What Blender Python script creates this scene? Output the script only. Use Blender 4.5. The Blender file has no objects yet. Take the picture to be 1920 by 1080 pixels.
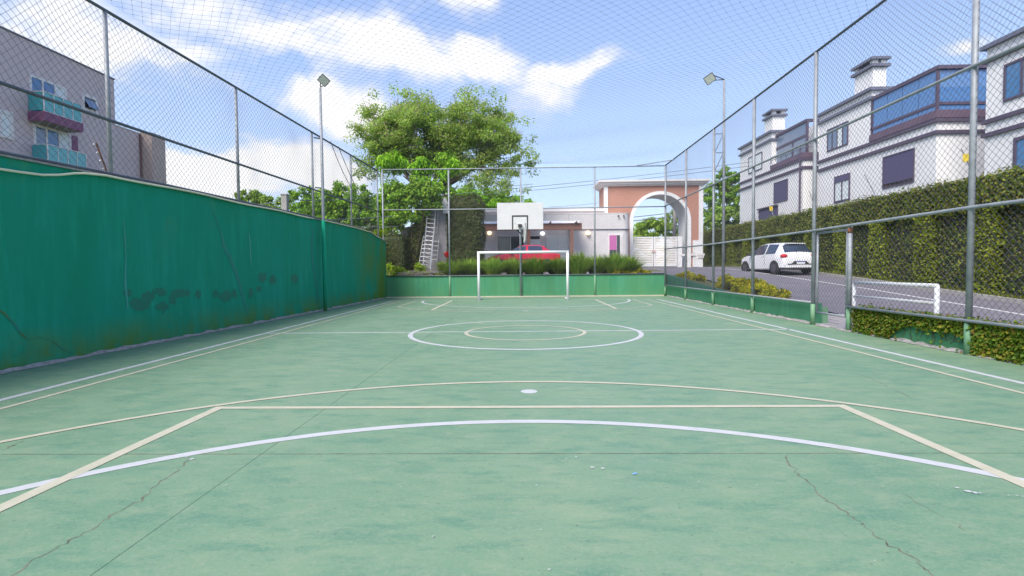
import bpy, math, random
import numpy as np
from mathutils import Vector, Matrix
random.seed(7); rng = np.random.default_rng(7)
S = bpy.context.scene; COL = S.collection
R = math.radians

# ------------------------------------------------------------------ camera
FPX, CAM_H = 985.0, 1.25                       # focal length in photo pixels, eye height
ROLL = -0.0085
PITCH, YAW = R(2.1413), R(1.1806)
def ray(u, v):
    x0, y0 = u-960, v-540
    c, s = math.cos(ROLL), math.sin(ROLL)
    x, d, z = c*x0+s*y0, -s*x0+c*y0, FPX
    cp, sp = math.cos(PITCH), math.sin(PITCH)
    Y = z*cp-d*sp; Z = -z*sp-d*cp
    cy, sy = math.cos(YAW), math.sin(YAW)
    return np.array([x*cy-Y*sy, x*sy+Y*cy, Z])
def P(u, v, X=None, Y=None, Z=None):
    d = ray(u, v)
    t = X/d[0] if X is not None else Y/d[1] if Y is not None else (Z-CAM_H)/d[2]
    return np.array([0, 0, CAM_H])+t*d
cam = bpy.data.cameras.new('camera'); cam.sensor_width = 36; cam.lens = FPX/1920*36
cam.clip_start = .05; cam.clip_end = 3000
co = bpy.data.objects.new('camera', cam); COL.objects.link(co)
_o = Vector(ray(960, 540)); _r = (Vector(ray(961, 540))-_o).normalized(); _u = (Vector(ray(960, 539))-_o).normalized(); _b = -_o.normalized()
co.matrix_world = Matrix(((_r.x, _u.x, _b.x, 0), (_r.y, _u.y, _b.y, 0), (_r.z, _u.z, _b.z, CAM_H), (0, 0, 0, 1)))
S.camera = co

# ------------------------------------------------------------------ view, world, sun
S.view_settings.view_transform = 'Standard'; S.view_settings.look = 'None'
S.view_settings.exposure = 1.88; S.view_settings.gamma = 1; S.view_settings.use_curve_mapping = False
SUN_EL, SUN_AZ = R(48), R(-31)                 # sun stands behind the camera, a little to the left
sun_from = Vector((math.sin(SUN_AZ)*math.cos(SUN_EL), -math.cos(SUN_AZ)*math.cos(SUN_EL), math.sin(SUN_EL)))
W = bpy.data.worlds.new('World'); S.world = W; W.use_nodes = True
nt = W.node_tree; nt.nodes.clear()
def N(t, typ, **kw):
    n = t.nodes.new(typ)
    for k, v in kw.items(): setattr(n, k, v)
    return n
def L(t, a, b): t.links.new(a, b)
def math_node(t, op, a, b=None, c=None, clamp=False):
    n = N(t, 'ShaderNodeMath', operation=op); n.use_clamp = clamp
    for i, x in enumerate((a, b, c)):
        if x is None: continue
        if isinstance(x, (int, float)): n.inputs[i].default_value = x
        else: L(t, x, n.inputs[i])
    return n.outputs[0]
sky = N(nt, 'ShaderNodeTexSky', sky_type='NISHITA'); sky.sun_disc = False
sky.sun_elevation = SUN_EL; sky.sun_rotation = math.atan2(sun_from.x, sun_from.y)
sky.air_density = 1.0; sky.dust_density = 0.6; sky.ozone_density = 1.6
out = N(nt, 'ShaderNodeOutputWorld'); bg = N(nt, 'ShaderNodeBackground'); bg.inputs[1].default_value = 0.15
tc = N(nt, 'ShaderNodeTexCoord')
sep = N(nt, 'ShaderNodeSeparateXYZ'); L(nt, tc.outputs['Generated'], sep.inputs[0])
# clouds: a fractal field over the whole dome, thickened where the real cloud banks stand
wn = N(nt, 'ShaderNodeTexNoise'); wn.inputs['Scale'].default_value = 3.2; wn.inputs['Detail'].default_value = 4
L(nt, tc.outputs['Generated'], wn.inputs['Vector'])
warp = N(nt, 'ShaderNodeVectorMath', operation='SUBTRACT'); L(nt, wn.outputs['Color'], warp.inputs[0]); warp.inputs[1].default_value = (.5, .5, .5)
warps = N(nt, 'ShaderNodeVectorMath', operation='SCALE'); L(nt, warp.outputs[0], warps.inputs[0]); warps.inputs['Scale'].default_value = .16
wdir = N(nt, 'ShaderNodeVectorMath', operation='ADD'); L(nt, tc.outputs['Generated'], wdir.inputs[0]); L(nt, warps.outputs[0], wdir.inputs[1])
cn = N(nt, 'ShaderNodeTexNoise'); cn.inputs['Scale'].default_value = 5.5; cn.inputs['Detail'].default_value = 9; cn.inputs['Roughness'].default_value = .6
cmap = N(nt, 'ShaderNodeMapping'); cmap.inputs['Scale'].default_value = (1, 1, 1.7); L(nt, wdir.outputs[0], cmap.inputs[0]); L(nt, cmap.outputs[0], cn.inputs['Vector'])
ymask = math_node(nt, 'GREATER_THAN', sep.outputs[1], 0.0)
acc = None
# (photo direction, half sizes in direction units, tilt in degrees, weight)
BANKS = [((470, 30), .20, .055, -12, .9), ((700, 90), .22, .05, -14, 1.0), ((890, 125), .15, .045, -12, .9), ((1060, 140), .11, .022, 4, .8),
         ((250, 30), .22, .08, -15, .85), ((620, 205), .13, .05, -5, 1.0), ((860, 22), .10, .035, 8, .8), ((1000, 185), .10, .045, 5, .8),
         ((470, 320), .15, .065, -3, 1.25), ((350, 325), .13, .06, 0, 1.3), ((600, 320), .12, .06, -5, 1.15), ((1080, 300), .05, .018, 0, .55), ((120, 60), .18, .06, -15, .75),
         ((1790, 85), .045, .012, 3, .55), ((1210, 170), .05, .012, 0, .35), ((60, 20), .22, .06, -10, .75), ((430, 240), .04, .02, 0, .6), ((1340, 20), .06, .012, 20, .35)]
for (uv, sx, sz, tilt, wgt) in BANKS:
    d = ray(*uv); d = d/np.linalg.norm(d)
    m = N(nt, 'ShaderNodeMapping', vector_type='TEXTURE'); m.inputs['Location'].default_value = (d[0], 0, d[2])
    m.inputs['Rotation'].default_value = (0, R(tilt), 0)
    m.inputs['Rotation'].default_value = (0, -R(tilt), 0); m.inputs['Scale'].default_value = (sx, 1e6, sz)
    L(nt, wdir.outputs[0], m.inputs[0])
    ln = N(nt, 'ShaderNodeVectorMath', operation='LENGTH'); L(nt, m.outputs[0], ln.inputs[0])
    mr = N(nt, 'ShaderNodeMapRange', interpolation_type='SMOOTHSTEP'); mr.inputs[1].default_value = 1.7; mr.inputs[2].default_value = 0.0; mr.inputs[3].default_value = 0; mr.inputs[4].default_value = wgt
    L(nt, ln.outputs['Value'], mr.inputs[0])
    acc = mr.outputs[0] if acc is None else math_node(nt, 'MAXIMUM', acc, mr.outputs[0])
banks = math_node(nt, 'MULTIPLY', acc, ymask)
away = math_node(nt, 'MULTIPLY', math_node(nt, 'SUBTRACT', 1.0, ymask), .45)
dens = math_node(nt, 'ADD', math_node(nt, 'MULTIPLY', banks, .42), math_node(nt, 'ADD', cn.outputs['Fac'], math_node(nt, 'MULTIPLY', away, .4)))
cr = N(nt, 'ShaderNodeMapRange', interpolation_type='SMOOTHSTEP'); cr.inputs[1].default_value = .62; cr.inputs[2].default_value = .88
L(nt, dens, cr.inputs[0])
# cloud brightness varies softly (tops bright, bellies slightly grey-blue)
cc = N(nt, 'ShaderNodeMix', data_type='RGBA'); cc.inputs['A'].default_value = (1.5, 1.6, 1.9, 1); cc.inputs['B'].default_value = (2.0, 2.0, 2.04, 1)
L(nt, cr.outputs[0], cc.inputs['Factor'])
# thin bright haze lifts the blue
hz = N(nt, 'ShaderNodeMix', data_type='RGBA'); hz.inputs['Factor'].default_value = .88
ramp = N(nt, 'ShaderNodeValToRGB'); re_ = ramp.color_ramp.elements
re_[0].position = 0; re_[0].color = (1.85/3, 2.2/3, 2.85/3, 1); re_[1].position = .75; re_[1].color = (.62/3, 1.0/3, 2.2/3, 1)
k_ = re_.new(.16); k_.color = (1.47/3, 1.88/3, 2.70/3, 1); k_ = re_.new(.36); k_.color = (1.10/3, 1.50/3, 2.5/3, 1)
L(nt, math_node(nt, 'MAXIMUM', sep.outputs[2], 0.0), ramp.inputs[0])
rs = N(nt, 'ShaderNodeVectorMath', operation='SCALE'); rs.inputs['Scale'].default_value = 1.97; L(nt, ramp.outputs[0], rs.inputs[0])
L(nt, rs.outputs[0], hz.inputs['B'])
L(nt, sky.outputs[0], hz.inputs['A'])
mx = N(nt, 'ShaderNodeMix', data_type='RGBA'); L(nt, cr.outputs[0], mx.inputs['Factor']); L(nt, hz.outputs['Result'], mx.inputs['A']); L(nt, cc.outputs['Result'], mx.inputs['B'])
L(nt, mx.outputs['Result'], bg.inputs[0]); L(nt, bg.outputs[0], out.inputs[0])
sl = bpy.data.lights.new('sun', 'SUN'); sl.energy = 1.5; sl.angle = R(34); sl.color = (1, .94, .85)
so = bpy.data.objects.new('sun', sl); COL.objects.link(so); so.rotation_euler = sun_from.to_track_quat('Z', 'Y').to_euler()

# ------------------------------------------------------------------ mesh helpers
class MB:
    def __init__(s): s.v = []; s.f = []
    def add(s, v, f):
        o = len(s.v); s.v += [tuple(map(float, p)) for p in v]; s.f += [tuple(i+o for i in q) for q in f]; return s
    def box(s, x0, x1, y0, y1, z0, z1):
        return s.add([(x0, y0, z0), (x1, y0, z0), (x1, y1, z0), (x0, y1, z0), (x0, y0, z1), (x1, y0, z1), (x1, y1, z1), (x0, y1, z1)],
                     [(0, 3, 2, 1), (4, 5, 6, 7), (0, 1, 5, 4), (1, 2, 6, 5), (2, 3, 7, 6), (3, 0, 4, 7)])
    def tube(s, pts, r, n=8, cap=True):
        pts = [Vector(p) for p in pts]; rr = r if isinstance(r, (list, tuple)) else [r]*len(pts)
        rings = []; prev = None
        for i, p in enumerate(pts):
            t = (pts[min(i+1, len(pts)-1)]-pts[max(i-1, 0)]).normalized()
            a = prev-t*prev.dot(t) if prev is not None else (Vector((0, 0, 1)) if abs(t.z) < .9 else Vector((1, 0, 0))).cross(t)
            a.normalize(); prev = a; b = t.cross(a)
            rings.append([p+(a*math.cos(2*math.pi*k/n)+b*math.sin(2*math.pi*k/n))*rr[i] for k in range(n)])
        v = [q for g in rings for q in g]
        f = [(i*n+k, i*n+(k+1) % n, (i+1)*n+(k+1) % n, (i+1)*n+k) for i in range(len(pts)-1) for k in range(n)]
        if cap: f += [tuple(range(n-1, -1, -1)), tuple((len(pts)-1)*n+k for k in range(n))]
        return s.add(v, f)
    def obb(s, c, ax, ay, az, hx, hy, hz):
        c, ax, ay, az = Vector(c), Vector(ax).normalized(), Vector(ay).normalized(), Vector(az).normalized()
        v = [c+ax*hx*i+ay*hy*j+az*hz*k for k in (-1, 1) for j in (-1, 1) for i in (-1, 1)]
        return s.add(v, [(0, 2, 3, 1), (4, 5, 7, 6), (0, 1, 5, 4), (1, 3, 7, 5), (3, 2, 6, 7), (2, 0, 4, 6)])
    def prism(s, poly, dvec):
        n = len(poly); d = Vector(dvec); v = [Vector(p) for p in poly]; v += [p+d for p in v]
        return s.add(v, [tuple(range(n-1, -1, -1)), tuple(range(n, 2*n))]+[(i, (i+1) % n, n+(i+1) % n, n+i) for i in range(n)])
    def poly(s, pts): return s.add(pts, [tuple(range(len(pts)))])
    def ring_arc(s, cx, cy, r0, r1, a0, a1, z, n=64):
        v = []; f = []
        for i in range(n+1):
            a = a0+(a1-a0)*i/n
            v += [(cx+r0*math.cos(a), cy+r0*math.sin(a), z), (cx+r1*math.cos(a), cy+r1*math.sin(a), z)]
            if i: f.append((2*i-2, 2*i-1, 2*i+1, 2*i))
        return s.add(v, f)
    def ball(s, c, rx, ry, rz, nu=12, nv=8):
        v = []; f = []
        for j in range(nv+1):
            th = math.pi*j/nv
            for i in range(nu):
                a = 2*math.pi*i/nu; v.append((c[0]+rx*math.sin(th)*math.cos(a), c[1]+ry*math.sin(th)*math.sin(a), c[2]+rz*math.cos(th)))
        for j in range(nv):
            for i in range(nu): f.append((j*nu+i, (j+1)*nu+i, (j+1)*nu+(i+1) % nu, j*nu+(i+1) % nu))
        return s.add(v, f)

def finish(name, me, m, parent, smooth):
    if m is not None: me.materials.append(m)
    o = bpy.data.objects.new(name, me); COL.objects.link(o)
    if smooth: me.shade_smooth()
    if parent is not None:
        o.parent = parent
        if parent.type == 'EMPTY': o.matrix_parent_inverse = Matrix.Translation(-parent.location)
    return o
def obj(name, mb, m, parent=None, smooth=False, bevel=0):
    me = bpy.data.meshes.new(name); me.from_pydata(mb.v, [], mb.f); me.update()
    o = finish(name, me, m, parent, smooth)
    if bevel:
        b = o.modifiers.new('bevel', 'BEVEL'); b.width = bevel; b.segments = 2; b.limit_method = 'ANGLE'
    return o
def npobj(name, V, F, m, parent=None, smooth=False):
    me = bpy.data.meshes.new(name); V = np.asarray(V, np.float32); F = np.asarray(F, np.int32); k = F.shape[1]
    me.vertices.add(len(V)); me.vertices.foreach_set('co', V.ravel())
    me.loops.add(F.size); me.loops.foreach_set('vertex_index', F.ravel())
    me.polygons.add(len(F)); me.polygons.foreach_set('loop_start', np.arange(0, F.size, k, dtype=np.int32))
    me.update(calc_edges=True); me.validate()
    return finish(name, me, m, parent, smooth)
def tag(o, label, cat, group=None):
    o['label'] = label; o['category'] = cat
    if group: o['group'] = group
    return o
def thing(name, label, cat, loc, group=None):
    o = bpy.data.objects.new(name, None); COL.objects.link(o); o.location = Vector(loc); o.empty_display_size = .2
    return tag(o, label, cat, group)
def structure(o): o['kind'] = 'structure'; return o
def copy_tree(root, delta, label, rotz=0):
    def cp(o, par):
        c = o.copy(); COL.objects.link(c)
        if par is not None: c.parent = par
        for ch in [x for x in CH.get(o.name, [])]: cp(ch, c)
        return c
    CH = {}
    for x in COL.objects:
        if x.parent is not None: CH.setdefault(x.parent.name, []).append(x)
    c = cp(root, None); c.location = root.location+Vector(delta); c['label'] = label
    if rotz: c.rotation_euler.z += rotz
    return c

# ------------------------------------------------------------------ materials
def lin(r, g, b):
    f = lambda c: c/12.92 if c <= .04045 else ((c+.055)/1.055)**2.4
    return (f(r/255), f(g/255), f(b/255), 1)
def mat(name, c1, c2=None, rough=.6, metal=0, scale=4, detail=5, stretch=(1, 1, 1), contrast=(.35, .65), bump=0, bscale=40, spec=.5, c3=None, s3=1, r3=(.55, .7), glow=0):
    m = bpy.data.materials.new(name); m.use_nodes = True; t = m.node_tree; b = t.nodes['Principled BSDF']
    b.inputs['Roughness'].default_value = rough; b.inputs['Metallic'].default_value = metal; b.inputs['Specular IOR Level'].default_value = spec
    c1 = tuple(c1)[:3]+(1,)
    if c2 is None and not bump: b.inputs['Base Color'].default_value = c1
    else:
        x = N(t, 'ShaderNodeTexCoord'); mp = N(t, 'ShaderNodeMapping'); mp.inputs['Scale'].default_value = stretch; L(t, x.outputs['Object'], mp.inputs[0])
        if c2 is not None:
            n = N(t, 'ShaderNodeTexNoise'); n.inputs['Scale'].default_value = scale; n.inputs['Detail'].default_value = detail; n.inputs['Roughness'].default_value = .65
            L(t, mp.outputs[0], n.inputs['Vector'])
            r = N(t, 'ShaderNodeMapRange'); r.inputs[1].default_value, r.inputs[2].default_value = contrast; L(t, n.outputs['Fac'], r.inputs[0])
            mi = N(t, 'ShaderNodeMix', data_type='RGBA'); mi.inputs['A'].default_value = c1; mi.inputs['B'].default_value = tuple(c2)[:3]+(1,)
            L(t, r.outputs[0], mi.inputs['Factor']); res = mi.outputs['Result']
            if c3 is not None:
                n3 = N(t, 'ShaderNodeTexNoise'); n3.inputs['Scale'].default_value = s3; n3.inputs['Detail'].default_value = 8; n3.inputs['Roughness'].default_value = .7; L(t, mp.outputs[0], n3.inputs['Vector'])
                r_ = N(t, 'ShaderNodeMapRange'); r_.inputs[1].default_value, r_.inputs[2].default_value = r3; L(t, n3.outputs['Fac'], r_.inputs[0])
                m3 = N(t, 'ShaderNodeMix', data_type='RGBA'); L(t, res, m3.inputs['A']); m3.inputs['B'].default_value = tuple(c3)[:3]+(1,); L(t, r_.outputs[0], m3.inputs['Factor']); res = m3.outputs['Result']
            L(t, res, b.inputs['Base Color'])
        else: b.inputs['Base Color'].default_value = c1
        if bump:
            n2 = N(t, 'ShaderNodeTexNoise'); n2.inputs['Scale'].default_value = bscale; n2.inputs['Detail'].default_value = 6; L(t, x.outputs['Object'], n2.inputs['Vector'])
            bp = N(t, 'ShaderNodeBump'); bp.inputs['Strength'].default_value = bump; bp.inputs['Distance'].default_value = .02; L(t, n2.outputs['Fac'], bp.inputs['Height']); L(t, bp.outputs[0], b.inputs['Normal'])
    if glow:
        b.inputs['Emission Color'].default_value = c1; b.inputs['Emission Strength'].default_value = glow
    return m
def leafmat(name, cols, trans=.3, rough=.5, yellow=None):
    m = bpy.data.materials.new(name); m.use_nodes = True; t = m.node_tree; t.nodes.clear()
    g = N(t, 'ShaderNodeNewGeometry'); cr_ = N(t, 'ShaderNodeValToRGB'); e = cr_.color_ramp.elements
    e[0].position = 0; e[0].color = cols[0]+(1,); e[1].position = 1; e[1].color = cols[-1]+(1,)
    for i, c in enumerate(cols[1:-1]):
        k = e.new((i+1)/(len(cols)-1)); k.color = c+(1,)
    L(t, g.outputs['Random Per Island'], cr_.inputs[0])
    x = N(t, 'ShaderNodeTexCoord'); n = N(t, 'ShaderNodeTexNoise'); n.inputs['Scale'].default_value = .9; n.inputs['Detail'].default_value = 3; L(t, x.outputs['Object'], n.inputs['Vector'])
    hs = N(t, 'ShaderNodeHueSaturation'); L(t, cr_.outputs[0], hs.inputs['Color'])
    r = N(t, 'ShaderNodeMapRange'); r.inputs[1].default_value = .3; r.inputs[2].default_value = .7; r.inputs[3].default_value = .7; r.inputs[4].default_value = 1.3; L(t, n.outputs['Fac'], r.inputs[0]); L(t, r.outputs[0], hs.inputs['Value'])
    p = N(t, 'ShaderNodeBsdfPrincipled'); p.inputs['Roughness'].default_value = rough; p.inputs['Specular IOR Level'].default_value = .18; L(t, hs.outputs[0], p.inputs['Base Color'])
    tr = N(t, 'ShaderNodeBsdfTranslucent'); L(t, hs.outputs[0], tr.inputs['Color'])
    ms = N(t, 'ShaderNodeMixShader'); ms.inputs[0].default_value = trans; L(t, p.outputs[0], ms.inputs[1]); L(t, tr.outputs[0], ms.inputs[2])
    o = N(t, 'ShaderNodeOutputMaterial'); L(t, ms.outputs[0], o.inputs[0]); return m
def glassmat(name, col, rough=.06):
    m = mat(name, col, rough=rough, spec=.9); return m

M = {}
def court_material():
    m = bpy.data.materials.new('court_paint'); m.use_nodes = True; t = m.node_tree; b = t.nodes['Principled BSDF']
    x = N(t, 'ShaderNodeTexCoord')
    def noise(scale, det, ro, st=(1, 1, 1), rot=0):
        mp = N(t, 'ShaderNodeMapping'); mp.inputs['Scale'].default_value = st; mp.inputs['Rotation'].default_value = (0, 0, rot); L(t, x.outputs['Object'], mp.inputs[0])
        n = N(t, 'ShaderNodeTexNoise'); n.inputs['Scale'].default_value = scale; n.inputs['Detail'].default_value = det; n.inputs['Roughness'].default_value = ro; L(t, mp.outputs[0], n.inputs['Vector']); return n.outputs['Fac']
    def rng_(f, a, bb, c=0, d=1):
        r = N(t, 'ShaderNodeMapRange'); r.inputs[1].default_value = a; r.inputs[2].default_value = bb; r.inputs[3].default_value = c; r.inputs[4].default_value = d; L(t, f, r.inputs[0]); return r.outputs[0]
    def mixc(a, f, c):
        k = N(t, 'ShaderNodeMix', data_type='RGBA'); L(t, f, k.inputs['Factor'])
        if isinstance(a, tuple): k.inputs['A'].default_value = a
        else: L(t, a, k.inputs['A'])
        k.inputs['B'].default_value = c; return k.outputs['Result']
    base = mixc((.145, .262, .158, 1), rng_(noise(.55, 6, .6), .38, .62), (.192, .295, .176, 1))
    base = mixc(base, rng_(noise(4.0, 9, .75, (1, 1.5, 1), .5), .48, .66, 0, .7), (.245, .315, .198, 1))     # scuffed pale strokes
    base = mixc(base, rng_(noise(3.6, 9, .75, (.6, 1.6, 1), -.6), .49, .64, 0, .8), (.090, .215, .138, 1))   # darker roller strokes
    base = mixc(base, rng_(noise(46, 8, .85), .50, .63, 0, .65), (.27, .325, .235, 1))                          # fine worn grain
    base = mixc(base, rng_(noise(9, 12, .85), .60, .68, 0, .45), (.06, .11, .085, 1))                        # small dark scratches
    base = mixc(base, rng_(noise(34, 5, .65), .63, .69, 0, .7), (.07, .10, .08, 1))
    L(t, base, b.inputs['Base Color']); b.inputs['Specular IOR Level'].default_value = .45
    L(t, rng_(noise(2.2, 6, .6), .3, .7, .42, .68), b.inputs['Roughness'])
    bp = N(t, 'ShaderNodeBump'); bp.inputs['Strength'].default_value = .22; bp.inputs['Distance'].default_value = .01; L(t, noise(30, 8, .75), bp.inputs['Height']); L(t, bp.outputs[0], b.inputs['Normal'])
    return m
def linemat(name, col):
    m = mat(name, col, (col[0]*.86, col[1]*.9, col[2]*.84), rough=.55, scale=7, contrast=(.45, .7), c3=(.2, .24, .18), s3=26, r3=(.64, .72), bump=.15)
    return m
def wall_material(name, c1, c2, algae, amt):
    """painted render with soft vertical streaks and algae growing up from the damp foot and down from a few spots at the top"""
    m = bpy.data.materials.new(name); m.use_nodes = True; t = m.node_tree; b = t.nodes['Principled BSDF']; b.inputs['Roughness'].default_value = .8; b.inputs['Specular IOR Level'].default_value = .2
    x = N(t, 'ShaderNodeTexCoord')
    def noise(sc, st, det=6):
        mp = N(t, 'ShaderNodeMapping'); mp.inputs['Scale'].default_value = st; L(t, x.outputs['Object'], mp.inputs[0])
        n = N(t, 'ShaderNodeTexNoise'); n.inputs['Scale'].default_value = sc; n.inputs['Detail'].default_value = det; n.inputs['Roughness'].default_value = .65; L(t, mp.outputs[0], n.inputs['Vector']); return n.outputs['Fac']
    def rg(f, a, bb, c=0., d=1.):
        r = N(t, 'ShaderNodeMapRange'); r.inputs[1].default_value = a; r.inputs[2].default_value = bb; r.inputs[3].default_value = c; r.inputs[4].default_value = d; L(t, f, r.inputs[0]); return r.outputs[0]
    def mx_(a, f, c):
        k = N(t, 'ShaderNodeMix', data_type='RGBA'); L(t, f, k.inputs['Factor'])
        if isinstance(a, tuple): k.inputs['A'].default_value = a
        else: L(t, a, k.inputs['A'])
        k.inputs['B'].default_value = c; return k.outputs['Result']
    c = mx_(c1, rg(noise(1.1, (1, 1, .28)), .35, .68), c2)
    c = mx_(c, rg(noise(5, (1, 1, .12), 9), .5, .72, 0, .45), tuple(v*1.35+.01 for v in c2[:3])+(1,))
    sp = N(t, 'ShaderNodeSeparateXYZ'); L(t, x.outputs['Object'], sp.inputs[0])
    foot = rg(sp.outputs[2], .0, .55, 1, 0)
    top = rg(sp.outputs[2], 1.3, 2.8, 0, .55)
    n1 = noise(.55, (1, 1, .5)); n2 = noise(2.3, (1, 1, .6), 8)
    a1 = math_node(t, 'MULTIPLY', foot, rg(n2, .35, .6), clamp=True)
    a2 = math_node(t, 'MULTIPLY', top, rg(n1, .56, .68), clamp=True)
    c = mx_(c, math_node(t, 'MULTIPLY', math_node(t, 'MAXIMUM', a1, a2), .75*amt), algae)
    far = rg(sp.outputs[1], 18.5, 21.5)                       # mould at the damp far end
    c = mx_(c, math_node(t, 'MULTIPLY', math_node(t, 'MULTIPLY', far, rg(noise(1.2, (1, 1, .35)), .42, .62)), .75*amt), algae)
    L(t, c, b.inputs['Base Color'])
    bp = N(t, 'ShaderNodeBump'); bp.inputs['Strength'].default_value = .3; bp.inputs['Distance'].default_value = .02; L(t, noise(16, (1, 1, 1), 10), bp.inputs['Height']); L(t, bp.outputs[0], b.inputs['Normal'])
    return m
M['court'] = court_material()
M['white_line'] = linemat('white_line_paint', (.53, .525, .53)); M['cream_line'] = linemat('cream_line_paint', (.52, .48, .365))
M['joint'] = mat('joint_filler', (.09, .10, .07), (.20, .19, .14), scale=9, rough=.9)
M['crack'] = mat('crack_dark', (.075, .075, .055), (.20, .21, .15), scale=14, rough=.9)
M['chip'] = mat('white_paint_fleck', (.56, .58, .57), (.44, .47, .45), scale=30, rough=.7)
M['blue_fleck'] = mat('blue_paint_fleck', (.2, .36, .62), rough=.6)
M['mortar'] = mat('broken_mortar', (.36, .35, .335), (.22, .215, .20), scale=18, rough=.9, bump=.6)
M['lwall'] = wall_material('teal_wall_paint', (.006, .255, .145, 1), (.009, .285, .19, 1), (.11, .20, .015, 1), 1.2)
M['bwall'] = wall_material('green_wall_paint', (.055, .235, .125, 1), (.08, .275, .155, 1), (.11, .22, .06, 1), .3)
M['rwall'] = wall_material('side_wall_paint', (.045, .20, .11, 1), (.07, .24, .145, 1), (.08, .17, .04, 1), .4)
M['teal_panel'] = mat('teal_bank_paint', (.035, .13, .095), (.06, .19, .14), scale=3, rough=.7)
M['kerbpink'] = mat('pinkish_ledge', (.52, .45, .36), (.40, .40, .32), scale=3, rough=.8)
M['stain'] = mat('damp_stain', (.006, .19, .115), (.008, .16, .105), scale=12, rough=.7)
M['repair'] = mat('smeared_repair', (.006, .20, .145), (.008, .23, .18), scale=9, rough=.7)
M['palestreak'] = mat('pale_streak', (.05, .31, .265), rough=.7)
M['rustcrack'] = mat('brownish_crack', (.07, .17, .06), (.012, .21, .16), scale=6, rough=.8)
M['galv'] = mat('galvanised_steel', (.30, .32, .345), (.21, .225, .25), rough=.5, metal=.1, scale=6, contrast=(.4, .7), c3=(.34, .30, .27), s3=7, r3=(.66, .78))
M['darksteel'] = mat('dark_steel_tube', (.13, .15, .17), (.09, .10, .12), rough=.5, metal=.3, scale=5)
M['greenpost'] = mat('green_painted_post', (.13, .28, .16), (.17, .31, .18), rough=.6, scale=5)
M['wire'] = mat('galvanised_wire', (.085, .09, .105), rough=.55)
M['wire_l'] = mat('weathered_wire', (.05, .06, .085), rough=.6)
M['cord'] = mat('black_net_cord', (.03, .04, .06), rough=.8)
M['hose'] = mat('cream_hose_rubber', (.72, .70, .50), rough=.5)
M['rust'] = mat('rusty_iron', (.26, .11, .05), (.14, .06, .035), scale=20, rough=.8)
M['whitepaint'] = mat('white_enamel', (.80, .80, .81), (.72, .72, .72), rough=.45, scale=3)
M['board'] = mat('white_board', (.60, .59, .595), (.54, .53, .54), rough=.5, scale=2.5, contrast=(.45, .75))
M['black'] = mat('black_paint', (.035, .035, .04), rough=.5)
M['netcord'] = mat('white_cord', (.72, .72, .68), rough=.8)
M['asphalt'] = mat('asphalt', (.155, .14, .165), (.20, .185, .21), rough=.85, scale=1.2, c3=(.11, .10, .12), s3=60, r3=(.5, .75), bump=.3, bscale=120)
M['soil'] = mat('garden_soil', (.10, .085, .055), (.08, .12, .035), scale=1.3, rough=.95, bump=.5, bscale=14)
M['grassy'] = mat('rough_grass_ground', (.085, .115, .03), (.13, .11, .06), scale=1.1, rough=.95, bump=.6, bscale=18)
M['paver'] = mat('grey_paver', (.46, .42, .41), (.37, .33, .33), scale=9, rough=.85, bump=.3)
M['concrete'] = mat('weathered_concrete', (.40, .38, .36), (.30, .29, .27), scale=3, rough=.85, bump=.2)
M['towergrey'] = mat('grey_tower_render', (.26, .24, .26), (.20, .19, .20), scale=2, rough=.85)
M['roadline'] = mat('road_line_paint', (.72, .71, .70), (.56, .55, .55), scale=8, rough=.7)
M['stucco'] = mat('white_stucco', (.84, .825, .815), (.79, .77, .765), rough=.8, scale=1.2, bump=.1)
M['band'] = mat('aubergine_trim', (.085, .065, .105), (.11, .085, .13), rough=.6, scale=3)
M['bandgrey'] = mat('slate_trim', (.13, .14, .20), (.17, .18, .24), rough=.6, scale=3)
M['purple'] = mat('purple_parapet', (.13, .085, .125), (.16, .105, .15), rough=.6, scale=2)
M['shutter'] = mat('roller_shutter', (.10, .085, .17), rough=.55)
M['glass'] = glassmat('window_glass', (.16, .22, .32)); M['glassdark'] = glassmat('dark_glass', (.03, .035, .045)); M['glassblue'] = glassmat('terrace_glass', (.10, .22, .46), .04)
M['curtain'] = mat('pale_curtain', (.78, .82, .82), (.66, .72, .73), scale=6, stretch=(8, 8, .4), rough=.8)
M['mauve'] = mat('mauve_render', (.60, .50, .505), (.55, .455, .465), rough=.85, scale=1.1, bump=.12)
M['peach'] = mat('sunlit_render', (.52, .41, .36), (.46, .36, .32), rough=.85, scale=1.5)  # warm sunlight on the pier is put into this render colour
M['plum'] = mat('plum_slab_edge', (.20, .075, .15), (.24, .10, .17), rough=.7, scale=3)
M['tealglass'] = glassmat('teal_balcony_glass', (.05, .36, .38), .12); M['skyglass'] = glassmat('blue_door_glass', (.05, .17, .36), .05)
M['gatehouse'] = mat('pale_grey_render', (.62, .60, .61), (.57, .55, .56), rough=.85, scale=1.6, bump=.08)
M['terracotta'] = mat('terracotta_render', (.46, .235, .175), (.42, .215, .16), rough=.85, scale=1.5, bump=.1)
M['offwhite'] = mat('offwhite_trim', (.74, .71, .70), (.68, .64, .63), rough=.7, scale=3)
M['pinkline'] = mat('faded_pink_trim', (.55, .40, .36), rough=.8)
M['brownbeam'] = mat('brown_timber', (.22, .115, .09), (.17, .085, .07), rough=.7, scale=4, stretch=(.3, 3, 3))
M['pinkfilm'] = mat('pink_door_film', (.50, .14, .36), rough=.25)
M['polycarb'] = bpy.data.materials.new('milky_roof_sheet'); M['polycarb'].use_nodes = True
_t = M['polycarb'].node_tree; _tr = N(_t, 'ShaderNodeBsdfTranslucent'); _tr.inputs['Color'].default_value = (.93, .93, .94, 1); _ms = N(_t, 'ShaderNodeMixShader'); _ms.inputs[0].default_value = .92
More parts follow.
